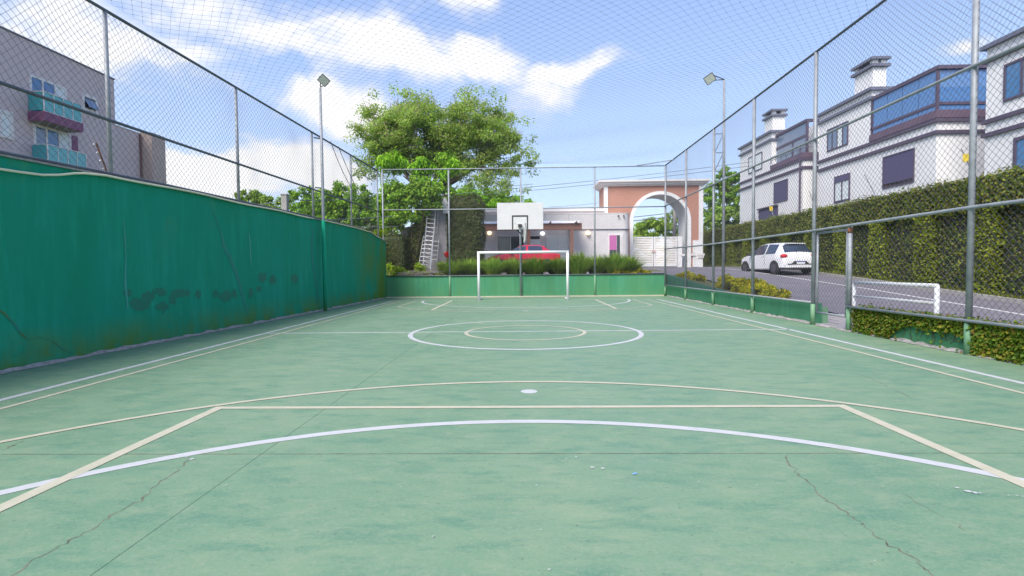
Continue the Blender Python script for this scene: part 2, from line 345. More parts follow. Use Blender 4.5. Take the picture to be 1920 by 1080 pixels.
_t.nodes['Principled BSDF'].inputs['Base Color'].default_value = (.7, .7, .72, 1); L(_t, _t.nodes['Principled BSDF'].outputs[0], _ms.inputs[1]); L(_t, _tr.outputs[0], _ms.inputs[2]); L(_t, _ms.outputs[0], _t.nodes['Material Output'].inputs[0])
M['lampwarm'] = mat('lit_globe', (1, .72, .45), rough=.4, glow=.55); M['lampcool'] = mat('lit_globe_cool', (.95, .95, 1), rough=.4, glow=.4)
M['red'] = mat('red_car_paint', (.52, .018, .05), rough=.22, spec=.7); M['carwhite'] = mat('white_car_paint', (.80, .80, .82), rough=.2, spec=.6)
M['carglass'] = glassmat('car_glass', (.035, .05, .085), .03); M['tyre'] = mat('tyre_rubber', (.025, .025, .028), rough=.8); M['rim'] = mat('dark_wheel_rim', (.13, .12, .14), rough=.4, metal=.5)
M['tail'] = mat('red_lamp_lens', (.55, .02, .03), rough=.2); M['plastic'] = mat('black_plastic', (.04, .04, .045), rough=.6); M['plate'] = mat('white_plate', (.75, .76, .8), rough=.4); M['plateblue'] = mat('blue_plate_band', (.04, .10, .4), rough=.4)
M['alu'] = mat('ladder_aluminium', (.60, .60, .61), (.48, .48, .49), rough=.4, metal=.5, scale=6)
M['ledlens'] = mat('led_lens', (.50, .53, .47), rough=.35); M['bark'] = mat('tree_bark', (.07, .055, .04), (.12, .095, .07), scale=6, stretch=(1, 1, .3), rough=.9, bump=.5, bscale=12)
M['twig'] = mat('pale_twig', (.34, .27, .20), rough=.9); M['yellowsign'] = mat('yellow_sign', (.62, .47, .04), rough=.5); M['cable'] = mat('cable_sheath', (.16, .17, .20), rough=.6)
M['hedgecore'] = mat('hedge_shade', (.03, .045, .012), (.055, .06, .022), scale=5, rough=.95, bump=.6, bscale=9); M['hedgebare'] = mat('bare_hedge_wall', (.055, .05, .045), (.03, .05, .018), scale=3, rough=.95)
G = lambda *a: [tuple(x) for x in a]
M['leaf_big'] = leafmat('fig_leaf', G((.21, .38, .06), (.38, .53, .085), (.56, .65, .15), (.27, .47, .18)), .58)
M['leaf_lime'] = leafmat('loquat_leaf', G((0.138, 0.330, 0.014), (0.261, 0.522, 0.020), (0.385, 0.632, 0.041)), .4)
M['leaf_mid'] = leafmat('laurel_leaf', G((0.112, 0.263, 0.030), (0.243, 0.446, 0.045), (0.446, 0.628, 0.061)), .35)
M['leaf_far'] = leafmat('woodland_leaf', G((0.163, 0.303, 0.048), (0.282, 0.433, 0.064), (0.433, 0.564, 0.098)), .35)
M['leaf_dark'] = leafmat('conifer_leaf', G((0.038, 0.072, 0.021), (0.078, 0.113, 0.031), (0.147, 0.138, 0.052)), .2)
M['leaf_hedge'] = leafmat('creeper_leaf', G((0.056, 0.103, 0.015), (0.120, 0.167, 0.024), (0.239, 0.271, 0.035), (0.176, 0.128, 0.047)), .3)
M['leaf_pilaster'] = leafmat('creeper_leaf_sunlit', G((.10, .155, .016), (.20, .245, .02), (.31, .33, .035)), .35)  # brighter creeper leaf: sun on the pilasters is put into the colour
M['leaf_duranta'] = leafmat('duranta_leaf', G((0.230, 0.310, 0.014), (0.483, 0.460, 0.014), (0.632, 0.506, 0.023)), .4)
M['leaf_bush'] = leafmat('bush_leaf', G((0.144, 0.274, 0.020), (0.346, 0.490, 0.029), (0.547, 0.634, 0.058)), .4)
M['leaf_creeper'] = leafmat('wall_creeper_leaf', G((.045, .105, .012), (.10, .18, .016), (.16, .23, .02), (.07, .14, .015), (.27, .27, .03), (.22, .13, .04)), .3)
M['leaf_red'] = leafmat('red_petal', G((.60, .02, .015), (.45, .02, .02)), .3)
M['blade'] = leafmat('grass_blade', G((0.120, 0.256, 0.026), (0.256, 0.420, 0.044), (0.450, 0.540, 0.106)), .35)
M['dry'] = leafmat('dry_stem', G((.38, .33, .25), (.52, .48, .40)), .2)

# ------------------------------------------------------------------ terrain, road
def sm(t): t = min(1, max(0, t)); return t*t*(3-2*t)
def road_z(y):
    y = max(-12, y); z = .15+.0698*(y-15.26)
    if y > 26: z = min(z, 1.28) if y < 27 else z
    return z if y < 27 else .97+.30*(1-math.exp(-(y-27)*.0698/.30))
def bank_z(y):
    if 9.9 < y < 13.3: return 0.0
    return .40 if y < 14 else .40+.48*sm((y-14)/8.8)
def ground_z(x, y):
    if -6.63 < x < 6.28 and y < 23.07: return -.25
    r_ = road_z(y)
    if x <= -6.63: return .9+.35*sm((y-23)/8) if y < 60 else 1.25
    if y >= 23.07 and x < 8: return .86+(r_-.86)*sm((y-23.1)/4.5)
    if x < 8: return bank_z(y)+(r_-.05-bank_z(y))*(x-6.28)/1.72
    if x < 14.05: return r_-.05
    return r_+.08
xs = sorted(set([-900, -300, -120, -60, -35, -20, -12, -8, -6.66, -6.6, -4, -1, 2, 5, 6.25, 6.31, 6.9, 7.5, 8, 8.02, 11, 14.0, 14.06, 14.3, 16, 20, 30, 60, 120, 300, 900]))
ys = sorted(set([-300, -100, -40, -12, -8, -4, 0, 3, 6, 8, 9.85, 9.95, 10.7, 11.4, 12.4, 13.25, 13.35, 14, 16, 18, 20, 22, 23.04, 23.1, 24, 25, 26, 27, 28, 29, 30, 32, 34, 36, 40, 45, 55, 80, 150, 400, 1200]))
gv = [(x, y, ground_z(x, y)) for y in ys for x in xs]; nx = len(xs)
mb = MB().add(gv, [(j*nx+i, j*nx+i+1, (j+1)*nx+i+1, (j+1)*nx+i) for j in range(len(ys)-1) for i in range(nx-1)])
structure(obj('ground', mb, M['grassy']))
mb = MB(); yy = list(np.arange(-12, 27.6, 1.5))+[27.5, 29, 30.5, 32, 34, 36.5, 40, 46]
def road_left(y): return 8.0 if y < 24 else max(-3.5, 8.0-11.5*sm((y-25)/3)) if y < 32.5 else 5.6
for a, b in zip(yy[:-1], yy[1:]):
    if b <= a: continue
    for k in range(6):
        la, lb = road_left(a), road_left(b)
        f = lambda l, j: l+(14.0-l)*j/6
        mb.add([(f(la, k), a, road_z(a)), (f(la, k+1), a, road_z(a)), (f(lb, k+1), b, road_z(b)), (f(lb, k), b, road_z(b))], [(0, 1, 2, 3)])
structure(obj('road', mb, M['asphalt'], smooth=True))
mb = MB(); yl = np.arange(-8, 32, 1.0)
for a, b in zip(yl[:-1], yl[1:]):
    xa, xb = (12.3-max(0, a-19)*.07, 12.3-max(0, b-19)*.07)
    mb.add([(xa-.06, a, road_z(a)+.006), (xa+.06, a, road_z(a)+.006), (xb+.06, b, road_z(b)+.006), (xb-.06, b, road_z(b)+.006)], [(0, 1, 2, 3)])
structure(obj('road_edge_line', mb, M['roadline']))
mb = MB()
for a, b in zip(yl[:-1], yl[1:]):
    mb.add([(14.0, a, road_z(a)-.1), (14.0, a, road_z(a)+.11), (14.12, a, road_z(a)+.11), (14.0, b, road_z(b)-.1), (14.0, b, road_z(b)+.11), (14.12, b, road_z(b)+.11)], [(0, 3, 4, 1), (1, 4, 5, 2)])
structure(obj('road_kerb', mb, M['concrete']))
# paved path from the court gate to the road: single stones
pv = structure(bpy.data.objects.new('path', None)); COL.objects.link(pv); pv.location = (6.3, 10.7, 0)
for i in range(5):
    for j in range(9):
        x0 = 6.10+i*.40+.1*(j % 2); y0 = 9.96+j*.37; q = lambda: random.uniform(-.03, .03)
        zz = .004+(road_z(y0)+.03)*max(0, (i-1.5)/3.5)
        obj('paver', MB().prism([(x0+.015+q(), y0+.015+q(), zz), (x0+.38+q(), y0+.015+q(), zz), (x0+.38+q(), y0+.35+q(), zz), (x0+.015+q(), y0+.35+q(), zz)], (0, 0, .02+random.uniform(0, .012))), M['paver'], pv)

# ------------------------------------------------------------------ court
CY0, CY1 = -5.0, 22.98
def lwx(y): return -6.7+.0313*y                       # inner face of the teal wall
court = structure(bpy.data.objects.new('court', None)); COL.objects.link(court); court.location = (0, 10, 0)
g_ = .0011
for ya, yb, xsplit in ((CY0, 3.5, [-1.79]), (3.5, 10.15, [-1.79, 2.1]), (10.15, 16.7, [-1.79, 2.2]), (16.7, CY1, [-1.79, 2.2])):
    edges = [None]+xsplit+[6.3]
    for a, b in zip(edges[:-1], edges[1:]):
        xa0 = lwx(ya)-.05 if a is None else a+g_; xa1 = lwx(yb)-.05 if a is None else a+g_
        mb = MB().prism([(xa0, ya+g_, -.12), (b-g_, ya+g_, -.12), (b-g_, yb-g_, -.12), (xa1, yb-g_, -.12)], (0, 0, .12))
        obj('slab', mb, M['court'], court, bevel=.003)
obj('joint_bed', MB().box(-6.9, 6.3, CY0, CY1, -.2, -.005), M['joint'], court)
ZL = .0015; ZC = .0035
def seg(mb, x0, y0, x1, y1, w, z):
    d = Vector((x1-x0, y1-y0, 0)).normalized(); n_ = Vector((-d.y, d.x, 0))*w/2; n = max(1, int(math.hypot(x1-x0, y1-y0)/1.5))
    for i in range(n):
        p = Vector((x0+(x1-x0)*i/n, y0+(y1-y0)*i/n, z)); q = Vector((x0+(x1-x0)*(i+1)/n, y0+(y1-y0)*(i+1)/n, z))
        mb.add([p-n_, q-n_, q+n_, p+n_], [(0, 1, 2, 3)])
    return mb
W_ = .085; BY0, BY1, CXM = .27, 20.62, .04
MIDY = 10.36
for sx in (-5.15, 5.24):
    obj('side_line', seg(MB(), sx, CY0, sx+(.03 if sx < 0 else 0), BY1, W_, ZL), M['white_line'], court)
obj('halfway_line', seg(MB(), -5.06, MIDY-.06, 5.26, MIDY+.09, .075, ZL), M['white_line'], court)
obj('end_line', seg(MB(), -5.12, BY1+.02, 5.12, BY1+.05, .07, ZL), M['white_line'], court)
for sx in (-4.80, 4.83):
    obj('basketball_side_line', seg(MB(), sx, CY0, sx, BY1-.1, .06, ZC), M['cream_line'], court)
obj('centre_circle', MB().ring_arc(CXM, 10.27, 2.17, 2.26, 0, 2*math.pi, ZL+.0005, 128), M['white_line'], court)
obj('small_centre_circle', MB().ring_arc(CXM, 10.25, 1.12, 1.19, 0, 2*math.pi, ZC, 96), M['cream_line'], court)
obj('penalty_spot', MB().ring_arc(.055, 5.29, .0, .085, 0, 2*math.pi, ZL, 24), M['white_line'], court)
obj('penalty_spot', MB().ring_arc(.07, 15.36, .0, .09, 0, 2*math.pi, ZL, 24), M['white_line'], court)
obj('goal_area_arc', MB().ring_arc(.03, BY0, 3.93, 4.02, 0, math.pi, ZL+.001, 96), M['white_line'], court)
obj('goal_area_arc', MB().ring_arc(.1, BY1, 3.95, 4.04, math.pi, 2*math.pi, ZL+.001, 96), M['white_line'], court)
KW = 2.78
for base, end, s in ((BY0-1.2, 4.69, 1), (BY1, 15.98, -1)):
    mb = seg(MB(), -KW, base, -KW, end+.04*s, .09, ZC); seg(mb, KW+.05, base, KW+.05, end+.04*s, .09, ZC)
    obj('free_throw_lane', mb, M['cream_line'], court)
    obj('free_throw_line', seg(MB(), -KW+.046, end, KW+.004, end, .075, ZC), M['cream_line'], court)
R3 = 4.85; cyn, cyf = .92, 19.70
t0 = math.asin((17.45-cyf)/R3) if False else None
a_ = math.acos(4.25/R3)
obj('three_point_arc', MB().ring_arc(CXM, cyn, R3-.065, R3, a_, math.pi-a_, ZC+.001, 96), M['cream_line'], court)
obj('three_point_arc', MB().ring_arc(CXM, cyf, R3-.065, R3, math.pi+a_, 2*math.pi-a_, ZC+.001, 96), M['cream_line'], court)
yk = cyf-R3*math.sin(a_)
mb = seg(MB(), -4.18, yk, -4.18, BY1-.2, .06, ZC+.0005); seg(mb, 4.26, yk, 4.26, BY1-.2, .06, ZC+.0005)
obj('three_point_side_line', mb, M['cream_line'], court)
def ribbon(pts, w, z, jit=0.0, sub=4, wj=.5):
    """a jagged thin strip lying on the floor"""
    q = []
    for (a, b) in zip(pts[:-1], pts[1:]):
        for k in range(sub): q.append((a[0]+(b[0]-a[0])*k/sub+random.gauss(0, jit), a[1]+(b[1]-a[1])*k/sub+random.gauss(0, jit)))
    q.append(pts[-1]); mb = MB(); v = []; f = []
    for i, p in enumerate(q):
        a = q[max(0, i-1)]; b = q[min(len(q)-1, i+1)]; d = Vector((b[0]-a[0], b[1]-a[1])); d.normalize() if d.length else None
        ww = w*(1-wj+2*wj*random.random())/2; ww = .0006 if i in (0, len(q)-1) else ww
        v += [(p[0]-d.y*ww, p[1]+d.x*ww, z), (p[0]+d.y*ww, p[1]-d.x*ww, z)]
        if i: f.append((2*i-2, 2*i-1, 2*i+1, 2*i))
    return mb.add(v, f)
gp = lambda u, v: tuple(P(u, v, Z=0)[:2])
for px, w in (([(1470, 852), (1490, 885), (1512, 900), (1550, 938), (1600, 970), (1618, 985), (1660, 1018), (1720, 1052), (1752, 1080), (1800, 1130)], .009),
              ([(355, 862), (330, 885), (298, 905), (270, 932), (215, 965), (160, 1000), (100, 1028), (20, 1080), (-60, 1130)], .010),
              ([(1690, 925), (1760, 965), (1810, 995)], .004), ([(1610, 700), (1660, 722), (1710, 747)], .006), ([(5, 845), (25, 835), (45, 826)], .012)):
    obj('crack', ribbon([gp(*p) for p in px], w*.85, .0008, .010, 6, .8), M['crack'], court)
obj('joint_crack', ribbon([(-6.4, 3.5), (-4, 3.502), (-1.8, 3.5), (0, 3.503), (2.1, 3.5), (6.1, 3.5)], .008, .0008, .001, 40, .9), M['crack'], court)
mb = MB(); mblue = MB()
def fleck(mb, u, v, sx, sy, z=.0048):
    c = P(u, v, Z=0); n = random.randint(6, 9); a0 = random.random()*6
    pts = [(c[0]+sx*(.45+.75*random.random())*math.cos(a0+2*math.pi*i/n), c[1]+sy*(.45+.75*random.random())*math.sin(a0+2*math.pi*i/n), z) for i in range(n)]
    mb.poly(pts)
for u, v, s in ((420, 912, .008), (432, 917, .010), (752, 914, .010), (1006, 911, .014), (1012, 915, .006), (1018, 913, .006), (1795, 916, .02), (1815, 922, .04), (1828, 925, .03), (1838, 926, .018), (1742, 911, .008), (1758, 912, .008), (1890, 930, .012), (1906, 930, .014), (1918, 932, .012), (1420, 911, .011), (1656, 914, .01), (1200, 915, .006), (1240, 914, .006), (1262, 912, .005), (812, 1007, .01), (1640, 1053, .008), (515, 914, .008), (360, 862, .03), (350, 858, .018), (1456, 645, .05), (1510, 652, .05), (1090, 698, .03), (700, 585, .05), (1080, 858, .02), (1110, 877, .03), (1130, 879, .025), (806, 563, .05), (1310, 905, .01), (1500, 905, .008), (1660, 865, .012), (1040, 597, .05)):
    fleck(mb, u, v, s*.62, s*.5)
for k in range(6): fleck(mb, random.uniform(60, 1860), random.uniform(660, 1070), .004+.005*random.random(), .004+.004*random.random())
fl = obj('paint_fleck', mb, M['chip'], court); fl['kind'] = 'stuff'
fleck(mblue, 1190, 889, .028, .02); obj('blue_fleck', mblue, M['blue_fleck'], court)

# ------------------------------------------------------------------ teal wall
def lw(y, z, off=0.): return (lwx(y)+off, y, z)
TW = thing('retaining_wall', 'tall teal painted wall along one side of the court with damp stains', 'wall', (lwx(9), 9, 0))
ya = -5; prof = [(-5, 2.62), (3, 2.66), (6.5, 2.70), (9.2, 2.75), (15.7, 2.77), (19, 2.76), (21.0, 2.70), (21.4, 2.6), (21.8, 2.62), (22.3, 2.50), (22.95, 2.46)]
ysub = np.arange(-5, 22.96, .43); ztop = np.interp(ysub, [p[0] for p in prof], [p[1] for p in prof])
mb = MB(); nz = 7
v = []; f = []
for i, (y, zt) in enumerate(zip(ysub, ztop)):
    for k in range(nz): v.append(lw(y, -.1+(zt+.1)*k/(nz-1), 0.0))
    for k in range(nz): v.append(lw(y, zt-(zt+.1)*k/(nz-1), -.22))
m_ = 2*nz
for i in range(len(ysub)-1):
    for k in range(m_): f.append((i*m_+k, i*m_+(k+1) % m_, (i+1)*m_+(k+1) % m_, (i+1)*m_+k))
f += [tuple(range(m_-1, -1, -1)), tuple((len(ysub)-1)*m_+k for k in range(m_))]
f = [q[::-1] for q in f]
obj('wall_face', mb.add(v, f), M['lwall'], TW, smooth=False)
mb = MB()
for i in range(len(ysub)-1):
    a, b = ysub[i], ysub[i+1]; za, zb = ztop[i]+.002, ztop[i+1]+.002; j = lambda: random.uniform(-.012, .012)
    mb.add([lw(a, za, .03), lw(b, zb, .03), lw(b, zb, -.25), lw(a, za, -.25), lw(a, za+.028, .03), lw(b, zb+.028, .03), lw(b, zb+.028, -.25), lw(a, za+.028, -.25)], [(0, 1, 5, 4), (4, 5, 6, 7), (0, 3, 2, 1), (2, 3, 7, 6)])
obj('coping', mb, M['mortar'], TW)
def wallpatch(name, px, m, jit=0, off=.003):
    """irregular flat stain on the wall face, outline from photo points"""
    pts = []
    for u, v_ in px:
        d = ray(u, v_); n = np.array([1, -.0313, 0]); t = (-6.7+off)/(n@d); q = np.array([0, 0, CAM_H])+t*d; pts.append(q)
    c = np.mean(pts, 0); mb = MB(); o = []
    for a, b in zip(pts, pts[1:]+pts[:1]):
        for k in range(4): o.append(a+(b-a)*k/4+np.array([0, random.gauss(0, jit), random.gauss(0, jit)]))
    mb.add([tuple(c)]+[tuple(p) for p in o], [(0, 1+i, 1+(i+1) % len(o)) for i in range(len(o))])
    return obj(name, mb, m, TW)
def circ(u, v_, a, b, n=9): return [(u+a*math.cos(2*math.pi*i/n)*(random.uniform(.75, 1.15)), v_+b*math.sin(2*math.pi*i/n)*random.uniform(.75, 1.15)) for i in range(n)]
for (u, v_, a, b) in ((240, 549, 9, 7), (262, 570, 20, 13), (298, 548, 16, 6), (325, 560, 9, 10), (340, 549, 18, 8), (304, 575, 12, 8), (372, 551, 6, 7), (405, 551, 6, 8), (424, 556, 12, 12), (440, 550, 6, 7), (470, 550, 5, 9), (492, 520, 9, 11), (512, 525, 8, 9), (552, 523, 8, 9), (486, 542, 5, 6), (278, 556, 12, 8)):
    wallpatch('damp_stain', circ(u, v_, a, b), M['stain'], .022)
def wallribbon(name, px, w, m):
    l = [(u-w_*.5, v_) for (u, v_), w_ in zip(px, w)]; r_ = [(u+w_*.5, v_) for (u, v_), w_ in zip(px, w)]
    off = .0045; n = np.array([1, -.0313, 0]); v = []
    for a, b in zip(l, r_):
        for q in (a, b):
            d = ray(*q); t = (-6.7+off)/(n@d); v.append(tuple(np.array([0, 0, CAM_H])+t*d))
    return obj(name, MB().add(v, [(2*i, 2*i+1, 2*i+3, 2*i+2) for i in range(len(px)-1)]), m, TW)
wallribbon('repaired_crack', [(396, 388), (404, 410), (412, 430), (418, 447), (420, 462), (430, 480), (440, 505), (450, 535), (456, 560), (464, 588)], [1, 1.5, 2, 5, 7, 7, 7, 6, 5, 2], M['repair'])
wallribbon('repaired_crack', [(581, 420), (587, 435), (584, 460), (586, 490), (590, 520), (594, 545), (594, 570)], [2, 4, 4, 4, 4, 3, 1], M['repair'])
wallribbon('rusty_crack', [(-30, 565), (5, 585), (25, 605), (42, 628), (52, 636), (75, 632), (100, 640), (118, 655), (132, 662)], [5, 7, 6, 6, 5, 5, 4, 4, 2], M['rustcrack'])
wallribbon('pale_streak', [(231, 410), (234, 440), (236, 480), (235, 530), (240, 580)], [1, 2, 1.5, 4, 2], M['palestreak'])
wallribbon('pale_streak', [(467, 437), (469, 455), (470, 480), (472, 500)], [1, 2, 2, 1], M['palestreak'])
# crumbling mortar at the wall foot
def mortar(yA, yB, fx, side, w=.05, n=60, parent=None):
    mb = MB(); v = []; f = []
    for i in range(n+1):
        y = yA+(yB-yA)*i/n; w1 = w*random.uniform(.35, 1.5)
        v += [(fx(y), y, .004+random.uniform(.02, .06)), (fx(y)+side*w1, y, .006)]
        if i: f.append((2*i-2, 2*i-1, 2*i+1, 2*i))
    return obj('mortar_edge', mb.add(v, f), M['mortar'], parent)
mortar(3, 22.6, lambda y: lwx(y)+.02, 1, .055, 130, TW)

# hose lying along the wall top
pts = []
for u, v_ in ((-160, 292), (-60, 312), (0, 317), (40, 323), (80, 328), (110, 328), (140, 325), (158, 325)):
    d = ray(u, v_); n = np.array([1, -.0313, 0]); t = (-6.7+.05)/(n@d); pts.append(np.array([0, 0, CAM_H])+t*d)
for y in np.arange(8.0, 15.7, .5): pts.append(np.array(lw(y, np.interp(y, ysub, ztop)+.005+.012*math.sin(y*2), .055)))
tag(obj('hose', MB().tube(pts, .017, 8), M['hose'], smooth=True), 'cream garden hose drooping along the top of the tall teal wall', 'hose')
pts = [np.array(lw(y, np.interp(y, ysub, ztop)+.015+.03*math.sin(y*3.7)*(y > 20.5), .05)) for y in np.arange(16.1, 22.6, .3)]
tag(obj('hose', MB().tube(pts, .015, 8), M['hose'], smooth=True), 'short cream hose sagging on the wall top next to the far corner', 'hose')

# ------------------------------------------------------------------ chain-link fences
def wob(s, z, amp):
    return amp*(np.sin(s*1.9+z*1.3)+.6*np.sin(s*4.3-z*2.1+1.0)+.5*np.sin(s*.7+z*3.3+2.0)), amp*.6*(np.sin(s*2.7+z*1.7+.5)+.5*np.sin(z*4.1-s*3.2))
def tri_tubes(lines, r, nrm):
    """lines: list of (k,3) arrays; thin three-sided wires"""
    V = []; F = []; o = 0
    nrm = np.asarray(nrm, float)
    for p in lines:
        k = len(p); d = np.gradient(p, axis=0); d /= np.linalg.norm(d, axis=1)[:, None]+1e-9
        b = np.cross(d, nrm); b /= np.linalg.norm(b, axis=1)[:, None]+1e-9
        V.append(np.stack([p+nrm*r, p-nrm*r*.5+b*r*.87, p-nrm*r*.5-b*r*.87], 1).reshape(-1, 3))
        i = np.arange(k-1)*3+o
        for a, c in ((0, 1), (1, 2), (2, 0)): F.append(np.stack([i+a, i+c, i+3+c, i+3+a], 1))
        o += 3*k
    return np.concatenate(V), np.concatenate(F)
def link_panel(parent, s0, s1, z0, z1, to3d, nrm, m, pitch=.105, r=.0026, amp=.012, sag=None):
    lines = []
    for sgn in (1, -1):
        for c in np.arange((s0-z1 if sgn > 0 else s0+z0), (s1-z0 if sgn > 0 else s1+z1), pitch):
            # s = c + sgn*z
            za, zb = ((s0-c), (s1-c)) if sgn > 0 else ((c-s1), (c-s0))
            za, zb = max(z0, za), min(z1, zb)
            if zb-za < .02: continue
            k = max(3, int((zb-za)/.11)+2); z = np.linspace(za, zb, k); s = c+sgn*z
            w1, w2 = wob(s, z, amp); edge = np.minimum(np.minimum(s-s0, s1-s), np.minimum(z-z0, z1-z)); e = np.clip(edge/.35, 0, 1)
            lines.append(to3d(s+w2*e, z+w1*e, (w1*1.2)*e))
    V, F = tri_tubes(lines, r, nrm)
    return npobj('chain_link_panel', V, F, m, parent)
def fence_l(s, z, off): return np.stack([-6.7+.0313*s-.06+off, s, z], 1)
def fence_r(s, z, off): return np.stack([6.17+off, s, z], 1) if isinstance(off, np.ndarray) else None
def fence_b(s, z, off): return np.stack([s, 23.0+off, z], 1)
# side fence standing on the teal wall
LF = thing('chain_link_fence', 'high chain-link fence standing on top of the tall teal wall', 'fence', (lwx(9)-.06, 9, 2.75))
lp = [-1.2, 1.8, 4.9, 8.24, 11.79, 15.72, 18.95, 22.07]
lfx = lambda y: lwx(y)-.06
ltop = lambda y: 5.31+.004*max(0, y-8)
for y in lp: obj('post', MB().tube([(lfx(y), y, 2.55), (lfx(y), y, ltop(y))], .032, 10), M['galv'], LF, smooth=True)
obj('top_rail', MB().tube([(lfx(y), y, ltop(y)+.03) for y in (-4, 4, 8, 12, 16, 20, 22.1)], .026, 8), M['darksteel'], LF, smooth=True)
obj('middle_rail', MB().tube([(lfx(y)+.03, y, 3.63+.004*max(0, y-8)) for y in (-4, 4, 8, 12, 16, 20, 22.1)], .026, 8), M['darksteel'], LF, smooth=True)
obj('bottom_rail', MB().tube([(lfx(y)+.03, y, np.interp(y, ysub, ztop)+.06) for y in (-4, 3, 6.5, 9.2, 12, 15.7, 19, 21, 22.1)], .024, 8), M['darksteel'], LF, smooth=True)
for a, b in zip([-4]+lp, lp): link_panel(LF, a, b, 2.83, ltop(b)-.0, fence_l, (1, 0, 0), M['wire_l'], .12, .0026, .026)
# back fence
BF = thing('chain_link_fence', 'high chain-link fence above the low green wall behind the white goal', 'fence', (0, 23, 0))
bp_ = [-6.1, -3.2, -.06, 3.15, 6.2]
for x in bp_:
    p_ = obj('post', MB().tube([(x, 23.0, .93), (x, 23.0, 5.62)], .036, 10), M['galv'], BF, smooth=True)
    obj('painted_foot', MB().tube([(x, 22.985, 0), (x, 22.985, .93)], .042, 10), M['greenpost'], p_, smooth=True)
for z, nm, m in ((5.60, 'top_rail', 'galv'), (3.85, 'middle_rail', 'galv'), (.955, 'bottom_rail', 'darksteel')):
    obj(nm, MB().tube([(-6.1, 22.97, z), (-3.2, 22.97, z-.01), (-.06, 22.97, z+.0), (3.15, 22.97, z+.005), (6.2, 22.97, z+.02)], .024, 8), M[m], BF, smooth=True)
for a, b in zip(bp_[:-1], bp_[1:]): link_panel(BF, a, b, .95, 5.6, fence_b, (0, 1, 0), M['wire'], .10, .0024, .01)
obj('corner_brace', MB().tube([(4.95, 22.97, 5.63), (6.17, 21.6, 5.60)], .02, 8), M['galv'], BF, smooth=True)
# right fence
RF = thing('chain_link_fence', 'high chain-link fence with a gate frame along the road side of the court', 'fence', (6.17, 10, 0))
rp = [-4.1, -1.3, 1.6, 4.5, 7.38, 11.28, 14.22, 17.15, 20.02, 22.87]
rtop = lambda y: 5.72-.0085*max(0, y-9)
for y in rp:
    p_ = obj('post', MB().tube([(6.17, y, .44), (6.17, y, rtop(y))], .04, 12), M['galv'], RF, smooth=True)
    obj('painted_foot', MB().tube([(6.165, y, 0), (6.165, y, .44)], .047, 12), M['greenpost'], p_, smooth=True)
gp_ = obj('gate_post', MB().tube([(6.17, 10.05, .44), (6.17, 10.05, 2.02)], .04, 12), M['galv'], RF, smooth=True)
obj('painted_foot', MB().tube([(6.165, 10.05, 0), (6.165, 10.05, .44)], .046, 12), M['greenpost'], gp_, smooth=True)
obj('rusty_collar', MB().tube([(6.17, 10.05, 1.86), (6.17, 10.05, 1.96)], .043, 12), M['rust'], gp_, smooth=True)
obj('top_rail', MB().tube([(6.17, y, rtop(y)+.02) for y in (-5, 2, 9, 16, 22.87)], .026, 8), M['darksteel'], RF, smooth=True)
for z, m in ((3.92, 'galv'), (2.01, 'galv')):
    obj('middle_rail', MB().tube([(6.135, y, z+dz) for y, dz in ((-5, .0), (4.5, 0), (7.38, .02), (11.28, -.02), (14.22, -.03), (18, -.03), (22.87, -.05 if z > 3 else .02))], .026, 8), M[m], RF, smooth=True)
for a, b in ((-5, 10.05), (11.28, 22.87)):
    obj('bottom_rail', MB().tube([(6.12, y, .475) for y in np.linspace(a, b, 4)], .022, 8), M['galv'], RF, smooth=True)
def fr(s, z, off): return np.stack([6.17+off, s, z], 1)
for a, b in zip(rp[:-1], rp[1:]):
    if a < 8 and b > 11:
        link_panel(RF, 7.38, 10.05, .47, 2.01, fr, (1, 0, 0), M['wire'], .105, .0027, .006)
        link_panel(RF, 7.38, 11.28, 2.01, rtop(b), fr, (1, 0, 0), M['wire'], .105, .0027, .006)
    else: link_panel(RF, a, b, .47, rtop(b), fr, (1, 0, 0), M['wire'], .105, .0027, .006)
# the gate in that fence, standing shut
GT = thing('court_gate', 'narrow tube-framed mesh gate between posts in the road side fence', 'gate', (6.2, 10.7, 0))
mb = MB()
for a, b in (((6.19, 10.16, .27), (6.19, 10.16, 1.93)), ((6.19, 11.17, .27), (6.19, 11.17, 1.93)), ((6.19, 10.16, .27), (6.19, 11.17, .27)), ((6.19, 10.16, 1.93), (6.19, 11.17, 1.93))): mb.tube([a, b], .024, 8)
obj('gate_frame', mb, M['galv'], GT, smooth=True)
link_panel(GT, 10.16, 11.17, .27, 1.93, lambda s, z, off: np.stack([6.19+off*.4, s, z], 1), (1, 0, 0), M['wire'], .105, .0027, .01).name = 'gate_mesh'

# ------------------------------------------------------------------ low walls
BW = thing('low_wall', 'low green wall closing the far end of the court behind the goal', 'wall', (0, 23.1, 0))
obj('wall_face', MB().box(-6.02, 6.3, 23.0, 23.18, -.1, .93), M['bwall'], BW)
obj('ledge', MB().box(-6.0, 6.1, 22.8, 22.995, .001, .045), M['kerbpink'], BW)
obj('coping', MB().box(-6.02, 6.3, 22.985, 23.2, .932, .948), M['concrete'], BW)
RW = thing('low_wall', 'low green wall beside the road at the far side of the court gate', 'wall', (6.3, 17, 0))
obj('wall_face', MB().box(6.215, 6.36, 11.28, 22.99, -.1, .455), M['rwall'], RW)
obj('raised_panel', MB().prism([(6.26, 22.98, .457), (6.26, 22.98, .93), (6.26, 16.6, .50), (6.26, 16.6, .457)], (.1, 0, 0)), M['teal_panel'], RW)
obj('pale_return', MB().box(6.37, 6.50, 11.3, 11.42, -.1, .36), M['greenpost'], RW)
mortar(11.4, 22.6, lambda y: 6.21, -1, .06, 80, RW)
RW2 = thing('low_wall', 'low green wall half covered with creeper on the camera side of the court gate', 'wall', (6.3, 5, 0))
obj('wall_face', MB().box(6.215, 6.36, -5, 9.98, -.1, .455), M['rwall'], RW2)
mortar(3.5, 9.9, lambda y: 6.21, -1, .07, 70, RW2)

